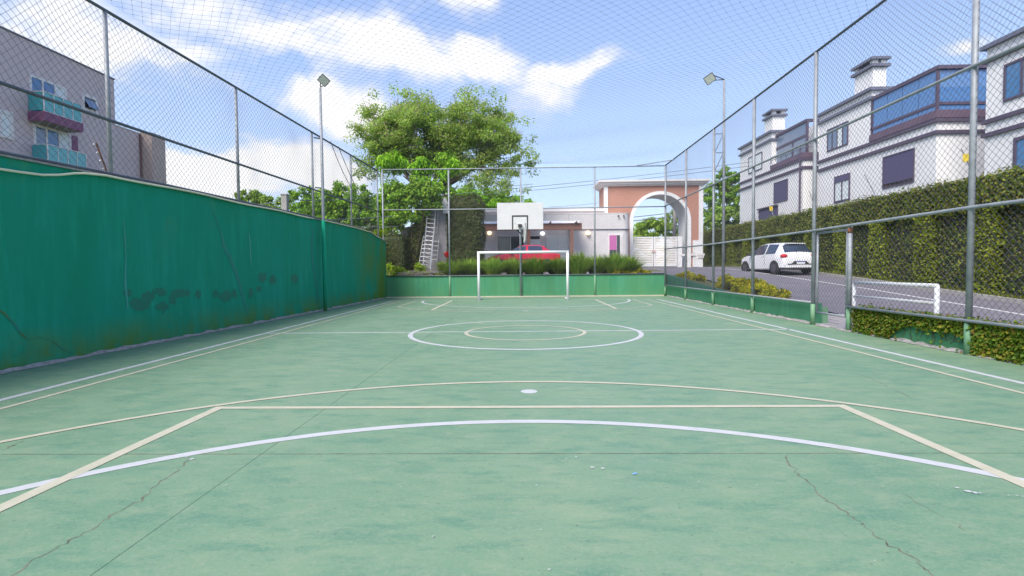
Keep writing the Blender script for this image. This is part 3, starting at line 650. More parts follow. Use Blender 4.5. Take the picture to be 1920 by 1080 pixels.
# ------------------------------------------------------------------ overhead net
def net_z(x, y): return 5.5+.0*y-.10*np.sin((x+6.5)/12.7*math.pi)*(.6+.4*np.sin(y*.55))+.05*np.sin(y*1.4+x*.8)
lines = []; pit = .155; X0, X1, Y0, Y1 = -6.3, 6.17, -1.5, 21.9
for sgn in (1, -1):
    for c in np.arange(Y0-X1 if sgn > 0 else Y0+X0, Y1-X0 if sgn > 0 else Y1+X1, pit*1.414):
        xa, xb = ((Y0-c), (Y1-c)) if sgn > 0 else ((c-Y1), (c-Y0))
        xa, xb = max(X0, xa), min(X1, xb)
        if xb-xa < .05: continue
        k = max(3, int((xb-xa)/.35)+2); x = np.linspace(xa, xb, k); y = c+sgn*x
        x2 = x+.02*np.sin(y*2.3+x)+.015*np.sin(x*5+c); y2 = y+.03*np.sin(x*1.9+y*.7)
        e = np.clip(np.minimum(np.minimum(x-X0, X1-x), np.minimum(y-Y0, Y1-y))/.6, 0, 1)
        edge_z = np.where(x < 0, 5.36, 5.66)*np.clip(abs(x)/6.3, 0, 1)**2+5.55*(1-np.clip(abs(x)/6.3, 0, 1)**2)
        lines.append(np.stack([x+(x2-x)*e, y+(y2-y)*e+.033*x*x, edge_z+(net_z(x, y)-5.5)*e], 1))
V, F = tri_tubes(lines, .0014, (0, 0, 1))
ON = thing('overhead_net', 'black knotted sports net stretched over the whole court', 'net', (0, 10, 5.5))
npobj('net_cord', V, F, M['cord'], ON)
i_, j_ = np.meshgrid(np.arange(-180, 181), np.arange(-180, 181)); kx = (i_-j_)*pit*.7071; ky = 9.6+(i_+j_)*pit*.7071
# knots where the cords cross
cA = Y0-X1; cB = Y0+X0; st = pit*1.414
na = np.arange(0, 400); A_, B_ = np.meshgrid(cA+na*st, cB+na*st); kx = (B_-A_)/2; ky = (A_+B_)/2
ok = (kx > X0) & (kx < X1) & (ky > 2.5) & (ky < Y1); kx, ky = kx[ok], ky[ok]
x2 = kx+.02*np.sin(ky*2.3+kx)+.015*np.sin(kx*5); y2 = ky+.03*np.sin(kx*1.9+ky*.7)
e = np.clip(np.minimum(np.minimum(kx-X0, X1-kx), np.minimum(ky-Y0, Y1-ky))/.6, 0, 1)
q_ = np.clip(abs(kx)/6.3, 0, 1)**2; kz = np.where(kx < 0, 5.36, 5.66)*q_+5.55*(1-q_)+(net_z(kx, ky)-5.5)*e
C_ = np.stack([kx+(x2-kx)*e, ky+(y2-ky)*e+.033*kx*kx, kz], 1); rr = rng.uniform(.003, .0068, len(C_))[:, None, None]
O_ = np.array([(1, 0, 0), (0, 1, 0), (-1, 0, 0), (0, -1, 0), (0, 0, 1), (0, 0, -1)], float)
V = (C_[:, None, :]+O_[None]*rr).reshape(-1, 3); tri = np.array([(0, 1, 4), (1, 2, 4), (2, 3, 4), (3, 0, 4), (1, 0, 5), (2, 1, 5), (3, 2, 5), (0, 3, 5)])
F = (np.arange(len(C_))[:, None, None]*6+tri[None]).reshape(-1, 3)
kn = npobj('net_knot', V, F, M['cord'], ON); kn['kind'] = 'stuff'
# torn strands hanging from the net by the flood light
for (a, b, sag) in (((-6.02, 16.6, 5.3), (-5.95, 19.2, 3.9), .25), ((-6.02, 17.3, 5.3), (-5.9, 19.9, 3.7), .15), ((-6.0, 18.9, 5.3), (-5.95, 21.9, 5.35), .55)):
    pts = [tuple(np.array(a)+(np.array(b)-np.array(a))*t-np.array([0, 0, sag*4*t*(1-t)])) for t in np.linspace(0, 1, 9)]
    obj('loose_strand', MB().tube(pts, .010, 5), M['cord'], ON)

# ------------------------------------------------------------------ goal, hoop, guard rail
GL = thing('goal', 'white tube goal without a net at the far end of the court', 'goal', (0, 20.75, 0))
for x in (-1.74, 1.77):
    p_ = obj('goal_post', MB().tube([(x, 20.75, 0), (x, 20.75, 1.91)], .052, 14), M['whitepaint'], GL, smooth=True)
    obj('back_foot', MB().tube([(x, 20.75, .05), (x*.96, 21.1, .05)], .04, 10), M['whitepaint'], p_, smooth=True)
obj('crossbar', MB().tube([(-1.79, 20.75, 1.88), (.0, 20.75, 1.885), (1.82, 20.75, 1.885)], .052, 14), M['whitepaint'], GL, smooth=True)
HP = thing('basketball_hoop', 'white basketball backboard with black square and torn net above the goal', 'basketball hoop', (-.08, 21.65, 0))
bb0, bb1, bz0, bz1, by = -1.03, .855, 2.845, 3.935, 21.62
obj('backboard', MB().box(bb0, bb1, by, by+.05, bz0, bz1), M['board'], HP, bevel=.004)
mb = MB(); sx0, sx1, sz1 = -.425, .235, 3.42
mb.box(sx0, sx1, by-.012, by-.003, sz1-.055, sz1); mb.box(sx0, sx0+.05, by-.012, by-.003, bz0+.01, sz1-.056); mb.box(sx1-.05, sx1, by-.012, by-.003, bz0+.01, sz1-.056)
obj('target_square', mb, M['black'], HP)
mb = MB()
mb.box(bb0-.002, bb0+.012, by-.008, by-.001, bz0, bz1)
rc = (-.09, 21.26, 3.06)
mb = MB().tube([(rc[0]+.23*math.cos(a), rc[1]+.23*math.sin(a), rc[2]) for a in np.linspace(0, 2*math.pi, 25)], .012, 6, cap=False)
obj('rim', mb, M['whitepaint'], HP, smooth=True)
obj('rim_bracket', MB().box(-.17, -.02, 21.49, by-.013, 2.93, 3.05), M['black'], HP, bevel=.005)
# torn net: hanging bunched from one side of the rim
lines = []
for k in range(14):
    a = -.55+1.1*k/13; x0 = rc[0]+.23*math.cos(a); y0 = rc[1]+.23*math.sin(a)
    z = np.linspace(0, 1, 9); xx = x0+(.02+random.uniform(-.05, .05))*z-.06*z*z+.015*np.sin(z*17+k); yy = y0*(1-z*.6)+rc[1]*z*.6+.02*np.sin(z*13+k*2); zz = rc[2]-z*random.uniform(.45, .82)
    lines.append(np.stack([xx, yy, zz], 1))
for k in range(9):
    z = rc[2]-.06-.06*k; a = np.linspace(-.6, .6, 8); s_ = 1-.055*k
    lines.append(np.stack([rc[0]+.03*k/9+.23*s_*np.cos(a)*(1-.03*k), rc[1]+.23*s_*np.sin(a)*(.9-.05*k), z+.02*np.sin(a*9+k)], 1))
V, F = tri_tubes(lines, .010, (0, 1, 0)); npobj('torn_net', V, F, M['netcord'], HP)
mb = MB()
for x in (-.35, .2): mb.tube([(x, by+.05, 3.6), (-.06, 22.92, 3.75)], .025, 8); mb.tube([(x, by+.05, 2.95), (-.06, 22.92, 2.75)], .025, 8)
obj('support_arm', mb, M['darksteel'], HP)
obj('support_pole', MB().tube([(-.10, 22.88, 0), (-.10, 22.88, 3.8)], .03, 10), M['galv'], HP, smooth=True)

GR = thing('guard_rail', 'short white tube rail with two bars standing beside the road behind the mesh', 'guard rail', (7.5, 10.7, 0))
A_, B_ = np.array(P(1602, 530, Y=12.7)), np.array(P(1757, 536, Y=9.3))
for q in (A_, B_): obj('post', MB().tube([(q[0], q[1], -.35), (q[0], q[1], q[2]+.0)], .040, 12), M['whitepaint'], GR, smooth=True)
obj('top_bar', MB().tube([A_, B_], .039, 12), M['whitepaint'], GR, smooth=True)
a2, b2 = A_.copy(), B_.copy(); a2[2] = P(1602, 555, Y=12.7)[2]; b2[2] = P(1757, 569, Y=9.3)[2]
obj('lower_bar', MB().tube([a2, b2], .03, 12), M['whitepaint'], GR, smooth=True)

def floodlight(name_label, base, ztop, head_c, face_n, up, green_to, wall_strut=None, size=.27):
    T = thing('flood_light', name_label, 'flood light', base, 'flood lights over the court')
    x, y, z = base
    pl = obj('pole', MB().tube([(x, y, z), (x, y, 3.5), (x-.01, y, ztop)], [.05, .045, .036], 12), M['galv'], T, smooth=True)
    if green_to: obj('painted_foot', MB().tube([(x, y, z+.003), (x, y, green_to)], .054, 12), M['lwall'], pl, smooth=True)
    c = Vector(head_c); n = Vector(face_n).normalized(); u = Vector(up); u = (u-n*u.dot(n)).normalized(); s_ = u.cross(n)
    h = obj('lamp_housing', MB().obb(c-n*.035, s_, u, n, size, size*.86, .035), M['plastic'], T, bevel=.01)
    obj('lens', MB().obb(c+n*.004, s_, u, n, size*.88, size*.74, .006), M['ledlens'], h)
    mb = MB(); 
    for k in range(7): mb.obb(c-n*.09+s_*(k-3)*size*.26, s_, u, n, .006, size*.7, .022)
    obj('cooling_fins', mb, M['plastic'], h)
    mb = MB(); e = Vector((x, y, ztop+.02))
    for k in (-1, 1): mb.tube([c-n*.03+s_*size*1.03*k, c-n*.16+s_*size*.9*k, e], .014, 6)
    obj('bracket', mb, M['plastic'], T)
    return T
q = P(607, 151, Y=15.7)
FL1 = floodlight('grey flood light pole fixed to the tall teal wall', (-6.02, 15.85, 0), P(595, 165, Y=15.85)[2], q, (.25, -.80, -.42), (.75, 0, .8), 2.75, size=.145)
q = P(1331, 148, Y=16.9)
FL2 = floodlight('grey flood light pole standing outside the road side fence', (6.48, 17.12, .2), P(1347, 150, Y=17.1)[2], q, (-.25, -.82, -.42), (-.55, 0, .9), 0, size=.155)
mb = MB()
for z0, z1 in ((5.5, 5.5), (4.9, 5.5), (4.9, 4.9), (4.3, 4.9), (4.3, 4.3)): mb.tube([(6.19, 17.15, z0), (6.46, 17.12, z1)], .011, 6)
obj('stay', mb, M['darksteel'], FL2)
mb = MB(); mb.tube([(-6.2, 15.72, 3.72), (-6.05, 15.83, 3.72)], .02, 6); mb.tube([(-6.2, 15.72, 5.2), (-6.05, 15.83, 5.2)], .02, 6)
obj('stay', mb, M['darksteel'], FL1)

# ------------------------------------------------------------------ cars
def car(label, root_loc, heading, paint, sections, glass_side, rearwin, windscreen, wheels, wr, cols, tail=True):
    """body lofted through cross sections; local x runs from tail to nose, y to the car's left; then turned to heading"""
    T = thing('parked_car', label, 'car', root_loc)
    hx, hy = math.cos(heading), math.sin(heading)
    def tw(p): return (root_loc[0]+p[0]*hx-p[1]*hy, root_loc[1]+p[0]*hy+p[1]*hx, root_loc[2]+p[2])
    sec = np.array(sections); xs_ = np.unique(np.round(np.concatenate([sec[:, 0], np.linspace(sec[0, 0], sec[-1, 0], 40), [v for w in glass_side for v in w], rearwin, windscreen]), 4))
    g = lambda k, x: np.interp(x, sec[:, 0], sec[:, k])
    # section columns: x, half width, z bottom, z belt, z roof, half roof width
    prof = []
    for x in xs_:
        w, zb, zl, zr, wr_ = (g(k, x) for k in range(1, 6))
        zm = zb+(zl-zb)*.55
        prof.append([(0, zb), (w*.8, zb), (w*.96, zb+.06), (w, zm), (w*.985, zl), (wr_+(w*.985-wr_)*.12, zr-.07*min(1, (zr-zl)/.3)-.0), (wr_*.82, zr-.012), (0, zr+.012)])
    nP = 8; full = []
    for p in prof: full.append(p+[(-a, z) for a, z in p[-2:0:-1]])
    K = len(full[0]); V = [tw((xs_[i], full[i][k][0], full[i][k][1])) for i in range(len(xs_)) for k in range(K)]
    body = MB(); side = {1: MB(), -1: MB()}; rear = MB(); front = MB(); body.v = V; bf = []
    def isin(a, b, w): m = (a+b)/2; return w[0] < m < w[1]
    win_f = {id(w): [] for w in glass_side}; rf, ff = [], []; lst = []
    for i in range(len(xs_)-1):
        for k in range(K):
            q = (i*K+k, (i+1)*K+k, (i+1)*K+(k+1) % K, i*K+(k+1) % K)
            if k == 4 or k == K-5:
                w = [w for w in glass_side if isin(xs_[i], xs_[i+1], w)]
                if w: lst.append((w[0], k == 4, q)); continue
            if k in (5, 6, K-7, K-6) or (k == 7):
                if isin(xs_[i], xs_[i+1], rearwin): rf.append(q); continue
                if isin(xs_[i], xs_[i+1], windscreen): ff.append(q); continue
            bf.append(q)
    bf += [tuple(range(K)), tuple((len(xs_)-1)*K+k for k in range(K-1, -1, -1))]
    body.f = bf; bo = obj('body', body, paint, T, smooth=True)
    md = bo.modifiers.new('e', 'EDGE_SPLIT'); md.split_angle = R(38)
    def sub(faces):
        m = MB(); idx = sorted({i for q in faces for i in q}); mp = {j: n for n, j in enumerate(idx)}; m.v = [V[i] for i in idx]; m.f = [tuple(mp[i] for i in q) for q in faces]; return m
    for w in glass_side:
        for lf in (True, False):
            ff_ = [q for (ww, l, q) in lst if ww is w and l == lf]
            if ff_: obj('side_window', sub(ff_), M['carglass'], T, smooth=True)
    if rf: obj('rear_window', sub(rf), M['carglass'], T, smooth=True)
    if ff: obj('windscreen', sub(ff), M['carglass'], T, smooth=True)
    W_ = float(sec[:, 1].max())
    for xw in wheels:
        for s_ in (1, -1):
            yo = s_*(W_-.10)
            ring = lambda r, y, n=24: [tw((xw+r*math.cos(2*math.pi*k/n), y, wr+r*math.sin(2*math.pi*k/n))) for k in range(n)]
            # dark wheel arch, standing just proud of the body side
            arc = [tw((xw+(wr*1.17)*math.cos(a), s_*(W_+.004), wr+(wr*1.17)*math.sin(a))) for a in np.linspace(-.35, math.pi+.35, 20)]
            obj('wheel_arch', MB().add([tuple(np.array(p)) for p in arc]+[tw((p_[0], p_[1], p_[2])) for p_ in [(xw+(wr*1.17)*math.cos(a), s_*(W_-.12), wr+(wr*1.17)*math.sin(a)) for a in np.linspace(-.35, math.pi+.35, 20)]], [tuple(range(20))]+[(k, k+1, 21+k, 20+k) for k in range(19)]), M['plastic'], T)
            a_, b_ = tw((xw, s_*(W_-.17), wr)), tw((xw, s_*(W_+.018), wr)); ax = (Vector(b_)-Vector(a_)).normalized()
            wh = obj('wheel', MB().tube([a_, Vector(a_)+ax*.02, Vector(b_)-ax*.025, b_], [wr*.94, wr, wr, wr*.93], 24), M['tyre'], T, smooth=False)
            obj('rim', MB().tube([Vector(b_)-ax*.03, Vector(b_)+ax*.004], [wr*.68, wr*.64], 20), M['rim'], wh)
            mb = MB()
            for k in range(5):
                a = 2*math.pi*k/5+.3; d_ = Vector(tw((xw+math.cos(a), 0, math.sin(a))))-Vector(tw((xw, 0, 0)))
                mb.obb(Vector(b_)+d_*wr*.36+ax*.008, d_, ax.cross(d_), ax, wr*.3, wr*.07, .008)
            obj('spokes', mb, M['alu'] if cols == 'alu' else M['rim'], wh)
    return T, tw
# white hatchback parked half on the shoulder by the hedge
hsec = [(0, .60, .36, .62, .74, .52), (.04, .74, .30, .72, .84, .62), (.10, .80, .27, .84, .97, .66), (.22, .83, .25, .92, 1.12, .63), (.42, .845, .22, .945, 1.385, .56), (.60, .85, .20, .95, 1.455, .57), (1.2, .85, .2, .945, 1.49, .58), (1.8, .85, .2, .93, 1.49, .58), (2.25, .85, .2, .915, 1.43, .57), (2.62, .845, .2, .90, 1.22, .62), (3.0, .835, .2, .885, .96, .70), (3.4, .81, .22, .84, .89, .66), (3.7, .75, .25, .72, .79, .58), (3.86, .66, .28, .58, .66, .50), (3.93, .52, .34, .50, .56, .40)]
hd = R(97); cz = road_z(25.4)+.02
T, tw = car('white hatchback parked on the road shoulder beside the ivy hedge', (12.78, 24.5, cz), hd, M['carwhite'], hsec, [(.62, 1.42), (1.50, 2.62)], (.14, .44), (2.3, 2.95), (.68, 3.18), .30, 'dark')
for s_ in (1, -1):
    mb = MB().ball(tw((.135, s_*.70, .835)), .165, .14, .105, 14, 10)
    obj('tail_light', mb, M['tail'], T)
    m_ = MB().obb(tw((2.55, s_*.97, .96)), (math.cos(hd), math.sin(hd), 0), (-math.sin(hd), math.cos(hd), 0), (0, 0, 1), .07, .10, .065)
    obj('side_mirror', m_, M['plastic'], T, bevel=.03)
    mb = MB().obb(tw((1.46, s_*.856, .68)), (math.cos(hd), math.sin(hd), 0), (0, 0, 1), (-math.sin(hd), math.cos(hd), 0), .006, .24, .003)
    obj('door_gap', mb, M['plastic'], T)
    obj('door_handle', MB().obb(tw((1.62, s_*.858, .86)), (math.cos(hd), math.sin(hd), 0), (0, 0, 1), (-math.sin(hd), math.cos(hd), 0), .07, .014, .012), M['carwhite'], T)
ex, ey, ez = (math.cos(hd), math.sin(hd), 0), (-math.sin(hd), math.cos(hd), 0), (0, 0, 1)
obj('rear_bumper', MB().prism([tw((x, y, .30)) for x, y in ((.5, .845), (.12, .80), (-.03, .55), (-.045, 0), (-.03, -.55), (.12, -.80), (.5, -.845))], (0, 0, .16)), M['carwhite'], T, bevel=.02)
obj('number_plate_recess', MB().add([tw(p) for p in ((-.052, .42, .47), (-.052, -.42, .47), (-.052, -.29, .60), (-.052, .29, .60), (.1, .42, .47), (.1, -.42, .47), (.1, -.29, .60), (.1, .29, .60))], [(0, 3, 2, 1), (0, 1, 5, 4), (1, 2, 6, 5), (2, 3, 7, 6), (3, 0, 4, 7)]), M['plastic'], T)
obj('bumper_crease', MB().box(-1, 1, -1, 1, -1, 1) if False else MB().obb(tw((-.03, 0, .465)), ex, ey, ez, .03, .62, .012), M['plastic'], T)
pl = obj('number_plate', MB().obb(tw((-.062, 0, .525)), ex, ey, ez, .006, .20, .062), M['plate'], T)
obj('plate_band', MB().obb(tw((-.07, 0, .572)), ex, ey, ez, .003, .20, .016), M['plateblue'], pl)
obj('emblem', MB().ball(tw((.095, 0, .875)), .035, .035, .018, 10, 6), M['plastic'], T)
obj('tail_shadow_panel', MB().obb(tw((.6, 0, .23)), ex, ey, ez, .5, .74, .03), M['plastic'], T)  # black sheet added in place of the shadow under the tail
obj('rear_wiper', MB().obb(tw((.20, .10, 1.09)), (0.05, 1, .06), (1, 0, .9), (0, 0, 1), .2, .01, .01), M['plastic'], T)
obj('spoiler', MB().obb(tw((.40, 0, 1.425)), ex, ey, ez, .07, .50, .018), M['carwhite'], T, bevel=.012)
obj('roof_aerial', MB().tube([tw((.62, 0, 1.46)), tw((.42, 0, 1.62))], .006, 5), M['plastic'], T)

# red hatchback in front of the gatehouse, nose towards the topiary
rsec = [(0, .62, .36, .66, .80, .55), (.05, .78, .28, .80, .92, .66), (.22, .82, .24, .90, 1.0, .66), (.40, .83, .22, .92, 1.04, .63), (.85, .835, .2, .93, 1.36, .55), (1.2, .84, .2, .93, 1.42, .55), (1.9, .84, .2, .92, 1.42, .55), (2.2, .84, .2, .91, 1.37, .55), (2.9, .83, .2, .89, .96, .70), (3.5, .80, .22, .82, .87, .66), (3.9, .72, .26, .68, .74, .58), (4.02, .55, .32, .54, .6, .4)]
rz = road_z(29)+.02
T, tw = car('red hatchback parked in front of the pale grey gatehouse', (2.02, 29.0, rz), math.pi, M['red'], rsec, [(.95, 1.72), (1.84, 2.78)], (.42, .84), (2.25, 2.85), (.72, 3.2), .30, 'alu')
for s_ in (1, -1):
    obj('tail_light', MB().obb(tw((.05, s_*.70, .78)), (1, 0, 0), (0, 1, 0), (0, 0, 1), .05, .10, .10), M['tail'], T, bevel=.02)
    obj('side_mirror', MB().obb(tw((2.62, s_*.95, .97)), (1, 0, 0), (0, 1, 0), (0, 0, 1), .06, .10, .06), M['red'], T, bevel=.03)
    obj('door_gap', MB().obb(tw((1.78, s_*.848, .66)), (1, 0, 0), (0, 0, 1), (0, 1, 0), .006, .24, .003), M['plastic'], T)
    obj('side_moulding', MB().obb(tw((1.95, s_*.845, .62)), (1, 0, 0), (0, 0, 1), (0, 1, 0), .9, .03, .012), M['plastic'], T)
    obj('headlight', MB().obb(tw((3.86, s_*.58, .64)), (1, 0, 0), (0, 1, 0), (0, 0, 1), .06, .12, .06), M['plate'], T, bevel=.02)

# ------------------------------------------------------------------ windows
def window_x(parent, X, y0, y1, z0, z1, fm, gm, mullions=1, outx=-1, name='window', fw=.06, bars=0, proud=.05):
    """window on a wall that faces along x; frame stands proud of the wall, pane set back inside it"""
    xo = X+outx*proud; a, b = min(X, xo), max(X, xo); mb = MB()
    mb.box(a, b, y0, y1, z0, z0+fw); mb.box(a, b, y0, y1, z1-fw, z1); mb.box(a, b, y0, y0+fw, z0+fw, z1-fw); mb.box(a, b, y1-fw, y1, z0+fw, z1-fw)
    for k in range(mullions): y = y0+(y1-y0)*(k+1)/(mullions+1); mb.box(a, b, y-fw*.4, y+fw*.4, z0+fw, z1-fw)
    w = obj(name, mb, fm, parent)
    for k in range(mullions+1):
        ya = y0+(y1-y0)*k/(mullions+1)+fw*.5; yb = y0+(y1-y0)*(k+1)/(mullions+1)-fw*.5
        obj('pane', MB().box(min(X+outx*.012, X+outx*.02), max(X+outx*.012, X+outx*.02), ya, yb, z0+fw*.9, z1-fw*.9), gm if not isinstance(gm, list) else gm[k % len(gm)], w)
    return w
def window_y(parent, Y, x0, x1, z0, z1, fm, gms, mullions=1, name='window', fw=.05, proud=.04):
    mb = MB(); a, b = Y-proud, Y
    mb.box(x0, x1, a, b, z0, z0+fw); mb.box(x0, x1, a, b, z1-fw, z1); mb.box(x0, x0+fw, a, b, z0+fw, z1-fw); mb.box(x1-fw, x1, a, b, z0+fw, z1-fw)
    for k in range(mullions): x = x0+(x1-x0)*(k+1)/(mullions+1); mb.box(x-fw*.4, x+fw*.4, a, b, z0+fw, z1-fw)
    w = obj(name, mb, fm, parent)
    for k in range(mullions+1):
        xa = x0+(x1-x0)*k/(mullions+1)+fw*.5; xb = x0+(x1-x0)*(k+1)/(mullions+1)-fw*.5
        obj('pane', MB().box(xa, xb, Y-.02, Y-.01, z0+fw*.9, z1-fw*.9), gms[k % len(gms)], w)
    return w
def shutter_x(parent, X, y0, y1, z0, z1, gap=0.0):
    w = obj('window', MB().box(X-.05, X, y0-.05, y1+.05, z0-.05, z0).box(X-.05, X, y0-.05, y1+.05, z1, z1+.05).box(X-.05, X, y0-.05, y0, z0, z1).box(X-.05, X, y1, y1+.05, z0, z1), M['band'], parent)
    mb = MB(); n = 22
    for k in range(n):
        a = z0+gap+(z1-z0-gap)*k/n; b = z0+gap+(z1-z0-gap)*(k+1)/n
        mb.add([(X-.035, y0, a), (X-.035, y1, a), (X-.022, y1, b), (X-.022, y0, b), (X-.022, y1, a), (X-.022, y0, a)], [(0, 1, 2, 3), (0, 5, 4, 1)])
    s_ = obj('roller_shutter', mb, M['shutter'], w); s_['kind'] = 'stuff'
    obj('pane', MB().box(X-.015, X-.008, y0, y1, z0, z1), M['glassdark'], w)

# ------------------------------------------------------------------ white town houses behind the hedge
HX = 17.5
def wrap_band(mb, y0, y1, z, h, d, X=HX, xback=25.5):
    mb.box(X-d, X, y0-d, y1+d, z, z+h); mb.box(X, xback, y0-d, y0, z, z+h); mb.box(X, xback, y1, y1+d, z, z+h)
def townhouse(label, y0, y1, top, c2, b1, b2, yter, chim=None):
    """y0 near end, y1 far end, yter where the roof terrace (near end) begins"""
    T = thing('town_house', label, 'house', (HX, (y0+y1)/2, 1), 'white town houses behind the hedge')
    xb = 25.5
    mb = MB().box(HX, xb, y0, y1, 0, b1)
    obj('lower_wall', mb, M['stucco'], T)
    obj('upper_wall', MB().box(HX, xb, yter, y1, b1, top-.12), M['stucco'], T)
    mb = MB(); wrap_band(mb, y0, y1, b1-.16, .15, .09); wrap_band(mb, y0, y1, b2, .15, .09)
    obj('trim_band', mb, M['band'], T)
    mb = MB(); wrap_band(mb, yter, y1, top-.13, .15, .16); wrap_band(mb, yter, y1, c2-.07, .14, .12)
    obj('cornice', mb, M['bandgrey'], T)
    obj('roof', MB().box(HX+.01, xb, yter, y1, top-.12, top-.02), M['concrete'], T)
    if chim:
        ya, yb, xa, xc, zt = chim
        c = obj('chimney', MB().box(xa, xc, ya, yb, top-.02, zt-.5), M['stucco'], T)
        mb = MB().box(xa-.14, xc+.14, ya-.14, yb+.14, zt-.48, zt-.34).box(xa-.14, xc+.14, ya-.14, yb+.14, zt-.13, zt)
        obj('chimney_cap', mb, M['bandgrey'], c)
        mb = MB()
        for (x, y) in ((xa, ya), (xc-.25, ya), (xa, yb-.25), (xc-.25, yb-.25)): mb.box(x, x+.25, y, y+.25, zt-.34, zt-.13)
        obj('chimney_pier', mb, M['stucco'], c)
    return T
# the middle house
B_ = townhouse('white town house with a blue glazed roof terrace and dark roller shutter', 22.75, 31.6, 10.1, 9.6, 7.42, 6.76, 26.95, (26.95, 28.4, 17.55, 18.2, 11.62))
y0, yt = 22.75, 26.95
b = obj('terrace_parapet', MB().box(HX-.10, HX+.02, y0-.1, yt, 7.425, 7.75).box(HX+.02, 25.4, y0-.1, y0+.02, 7.425, 7.75), M['purple'], B_)
tb = obj('terrace_frame', MB().box(HX-.03, HX+.07, y0-.03, y0+.07, 7.75, 9.45).box(HX-.05, HX+.12, y0-.1, yt, 9.45, 9.6).box(HX+.12, 24, y0-.1, y0+.1, 9.45, 9.6).box(HX-.03, HX+.05, y0+.07, yt, 7.98, 8.1).box(HX+.07, 24, y0-.03, y0+.05, 7.98, 8.1).box(HX-.03, HX+.05, yt-.1, yt-.002, 7.75, 9.45), M['band'], B_)
obj('terrace_roof', MB().box(HX+.0, 24, y0, yt, 9.605, 9.64), M['bandgrey'], B_)
for k in range(4):
    a = y0+.08+(yt-y0-.2)*k/4; obj('terrace_pane', MB().box(HX+.01, HX+.02, a, a+(yt-y0-.2)/4-.03, 7.76, 9.44), M['glassblue'], B_)
for k in range(2):
    a = HX+.1+k*1.6; obj('terrace_pane', MB().box(a, a+1.57, y0+.01, y0+.02, 7.76, 9.44), M['glassblue'], B_)
window_x(B_, HX, 28.78, 30.7, 7.75, 9.0, M['band'], [M['glass'], M['curtain'], M['glass']], 3)
shutter_x(B_, HX, 24.0, 25.95, 5.0, 6.42, .15)
w = window_x(B_, HX, 28.55, 29.95, 4.75, 6.2, M['band'], [M['curtain'], M['curtain']], 1, fw=.09)
obj('half_drawn_shutter', MB().box(HX-.06, HX-.022, 28.62, 29.9, 5.85, 6.13), M['shutter'], w)
# the far house
C_ = townhouse('white town house farthest up the road with open railed roof terrace', 33.3, 42.8, 10.72, 10.12, 7.98, 7.3, 37.5, (37.5, 38.7, 17.55, 18.4, 12.2))
y0, yt = 33.3, 37.5
obj('terrace_parapet', MB().box(HX-.10, HX+.02, y0-.1, yt, 7.985, 8.28).box(HX+.02, 25.4, y0-.1, y0+.02, 7.985, 8.28), M['purple'], C_)
mb = MB()
for z in (8.62, 8.85): mb.tube([(HX-.05, yt, z), (HX-.05, y0-.05, z), (21, y0-.05, z)], .022, 6)
for y in np.linspace(y0-.05, yt, 7): mb.tube([(HX-.05, y, 8.42), (HX-.05, y, 8.85)], .02, 6)
obj('terrace_railing', mb, M['bandgrey'], C_)
obj('terrace_back_wall', MB().box(18.6, 25.4, y0+.4, yt, 8.0, 10.2), M['stucco'], C_)
obj('terrace_frame', MB().box(HX+.3, HX+.42, y0+.2, y0+.34, 8.0, 10.25).box(HX+.25, HX+.4, y0+.2, yt, 10.25, 10.42).box(HX+.4, 24, y0+.2, y0+.36, 10.25, 10.42).box(HX+.3, HX+.4, y0+.34, yt, 9.35, 9.5).box(HX+.3, HX+.4, y0+1.9, y0+2.02, 8.0, 9.35).box(HX+1.2, HX+1.28, y0+.2, y0+.3, 8.0, 10.25), M['band'], C_)
for a, b2, z0, z1 in ((y0+.36, y0+1.88, 8.43, 9.34), (y0+2.04, yt-.02, 8.43, 9.34), (y0+.36, yt-.02, 9.52, 10.24)): obj('terrace_pane', MB().box(HX+.33, HX+.345, a, b2, z0, z1), M['glass'], C_)
window_x(C_, HX, 38.9, 41.2, 8.35, 9.6, M['band'], [M['curtain'], M['curtain']], 1)
shutter_x(C_, HX, 35.2, 37.0, 5.65, 6.95)
shutter_x(C_, HX, 36.5, 39.3, 4.45, 5.35)
obj('window_canopy', MB().box(HX-.12, HX-.06, 36.4, 39.5, 5.38, 5.48), M['band'], C_)
obj('down_pipe', MB().tube([(HX-.07, 33.55, 2), (HX-.07, 33.55, 8.6)], .06, 8), M['band'], C_)
# the near house
A_ = townhouse('white town house nearest the camera, cut off by the frame edge', 9.0, 20.4, 9.42, 8.85, 6.68, 6.02, 9.0)
window_x(A_, HX, 16.9, 19.65, 7.12, 8.45, M['band'], [M['glass'], M['skyglass']], 3, fw=.08)
window_x(A_, HX, 16.6, 19.2, 4.4, 5.72, M['band'], [M['skyglass'], M['glass']], 2, fw=.12)
A_['label'] = 'white town house behind the road at the camera end of the hedge'

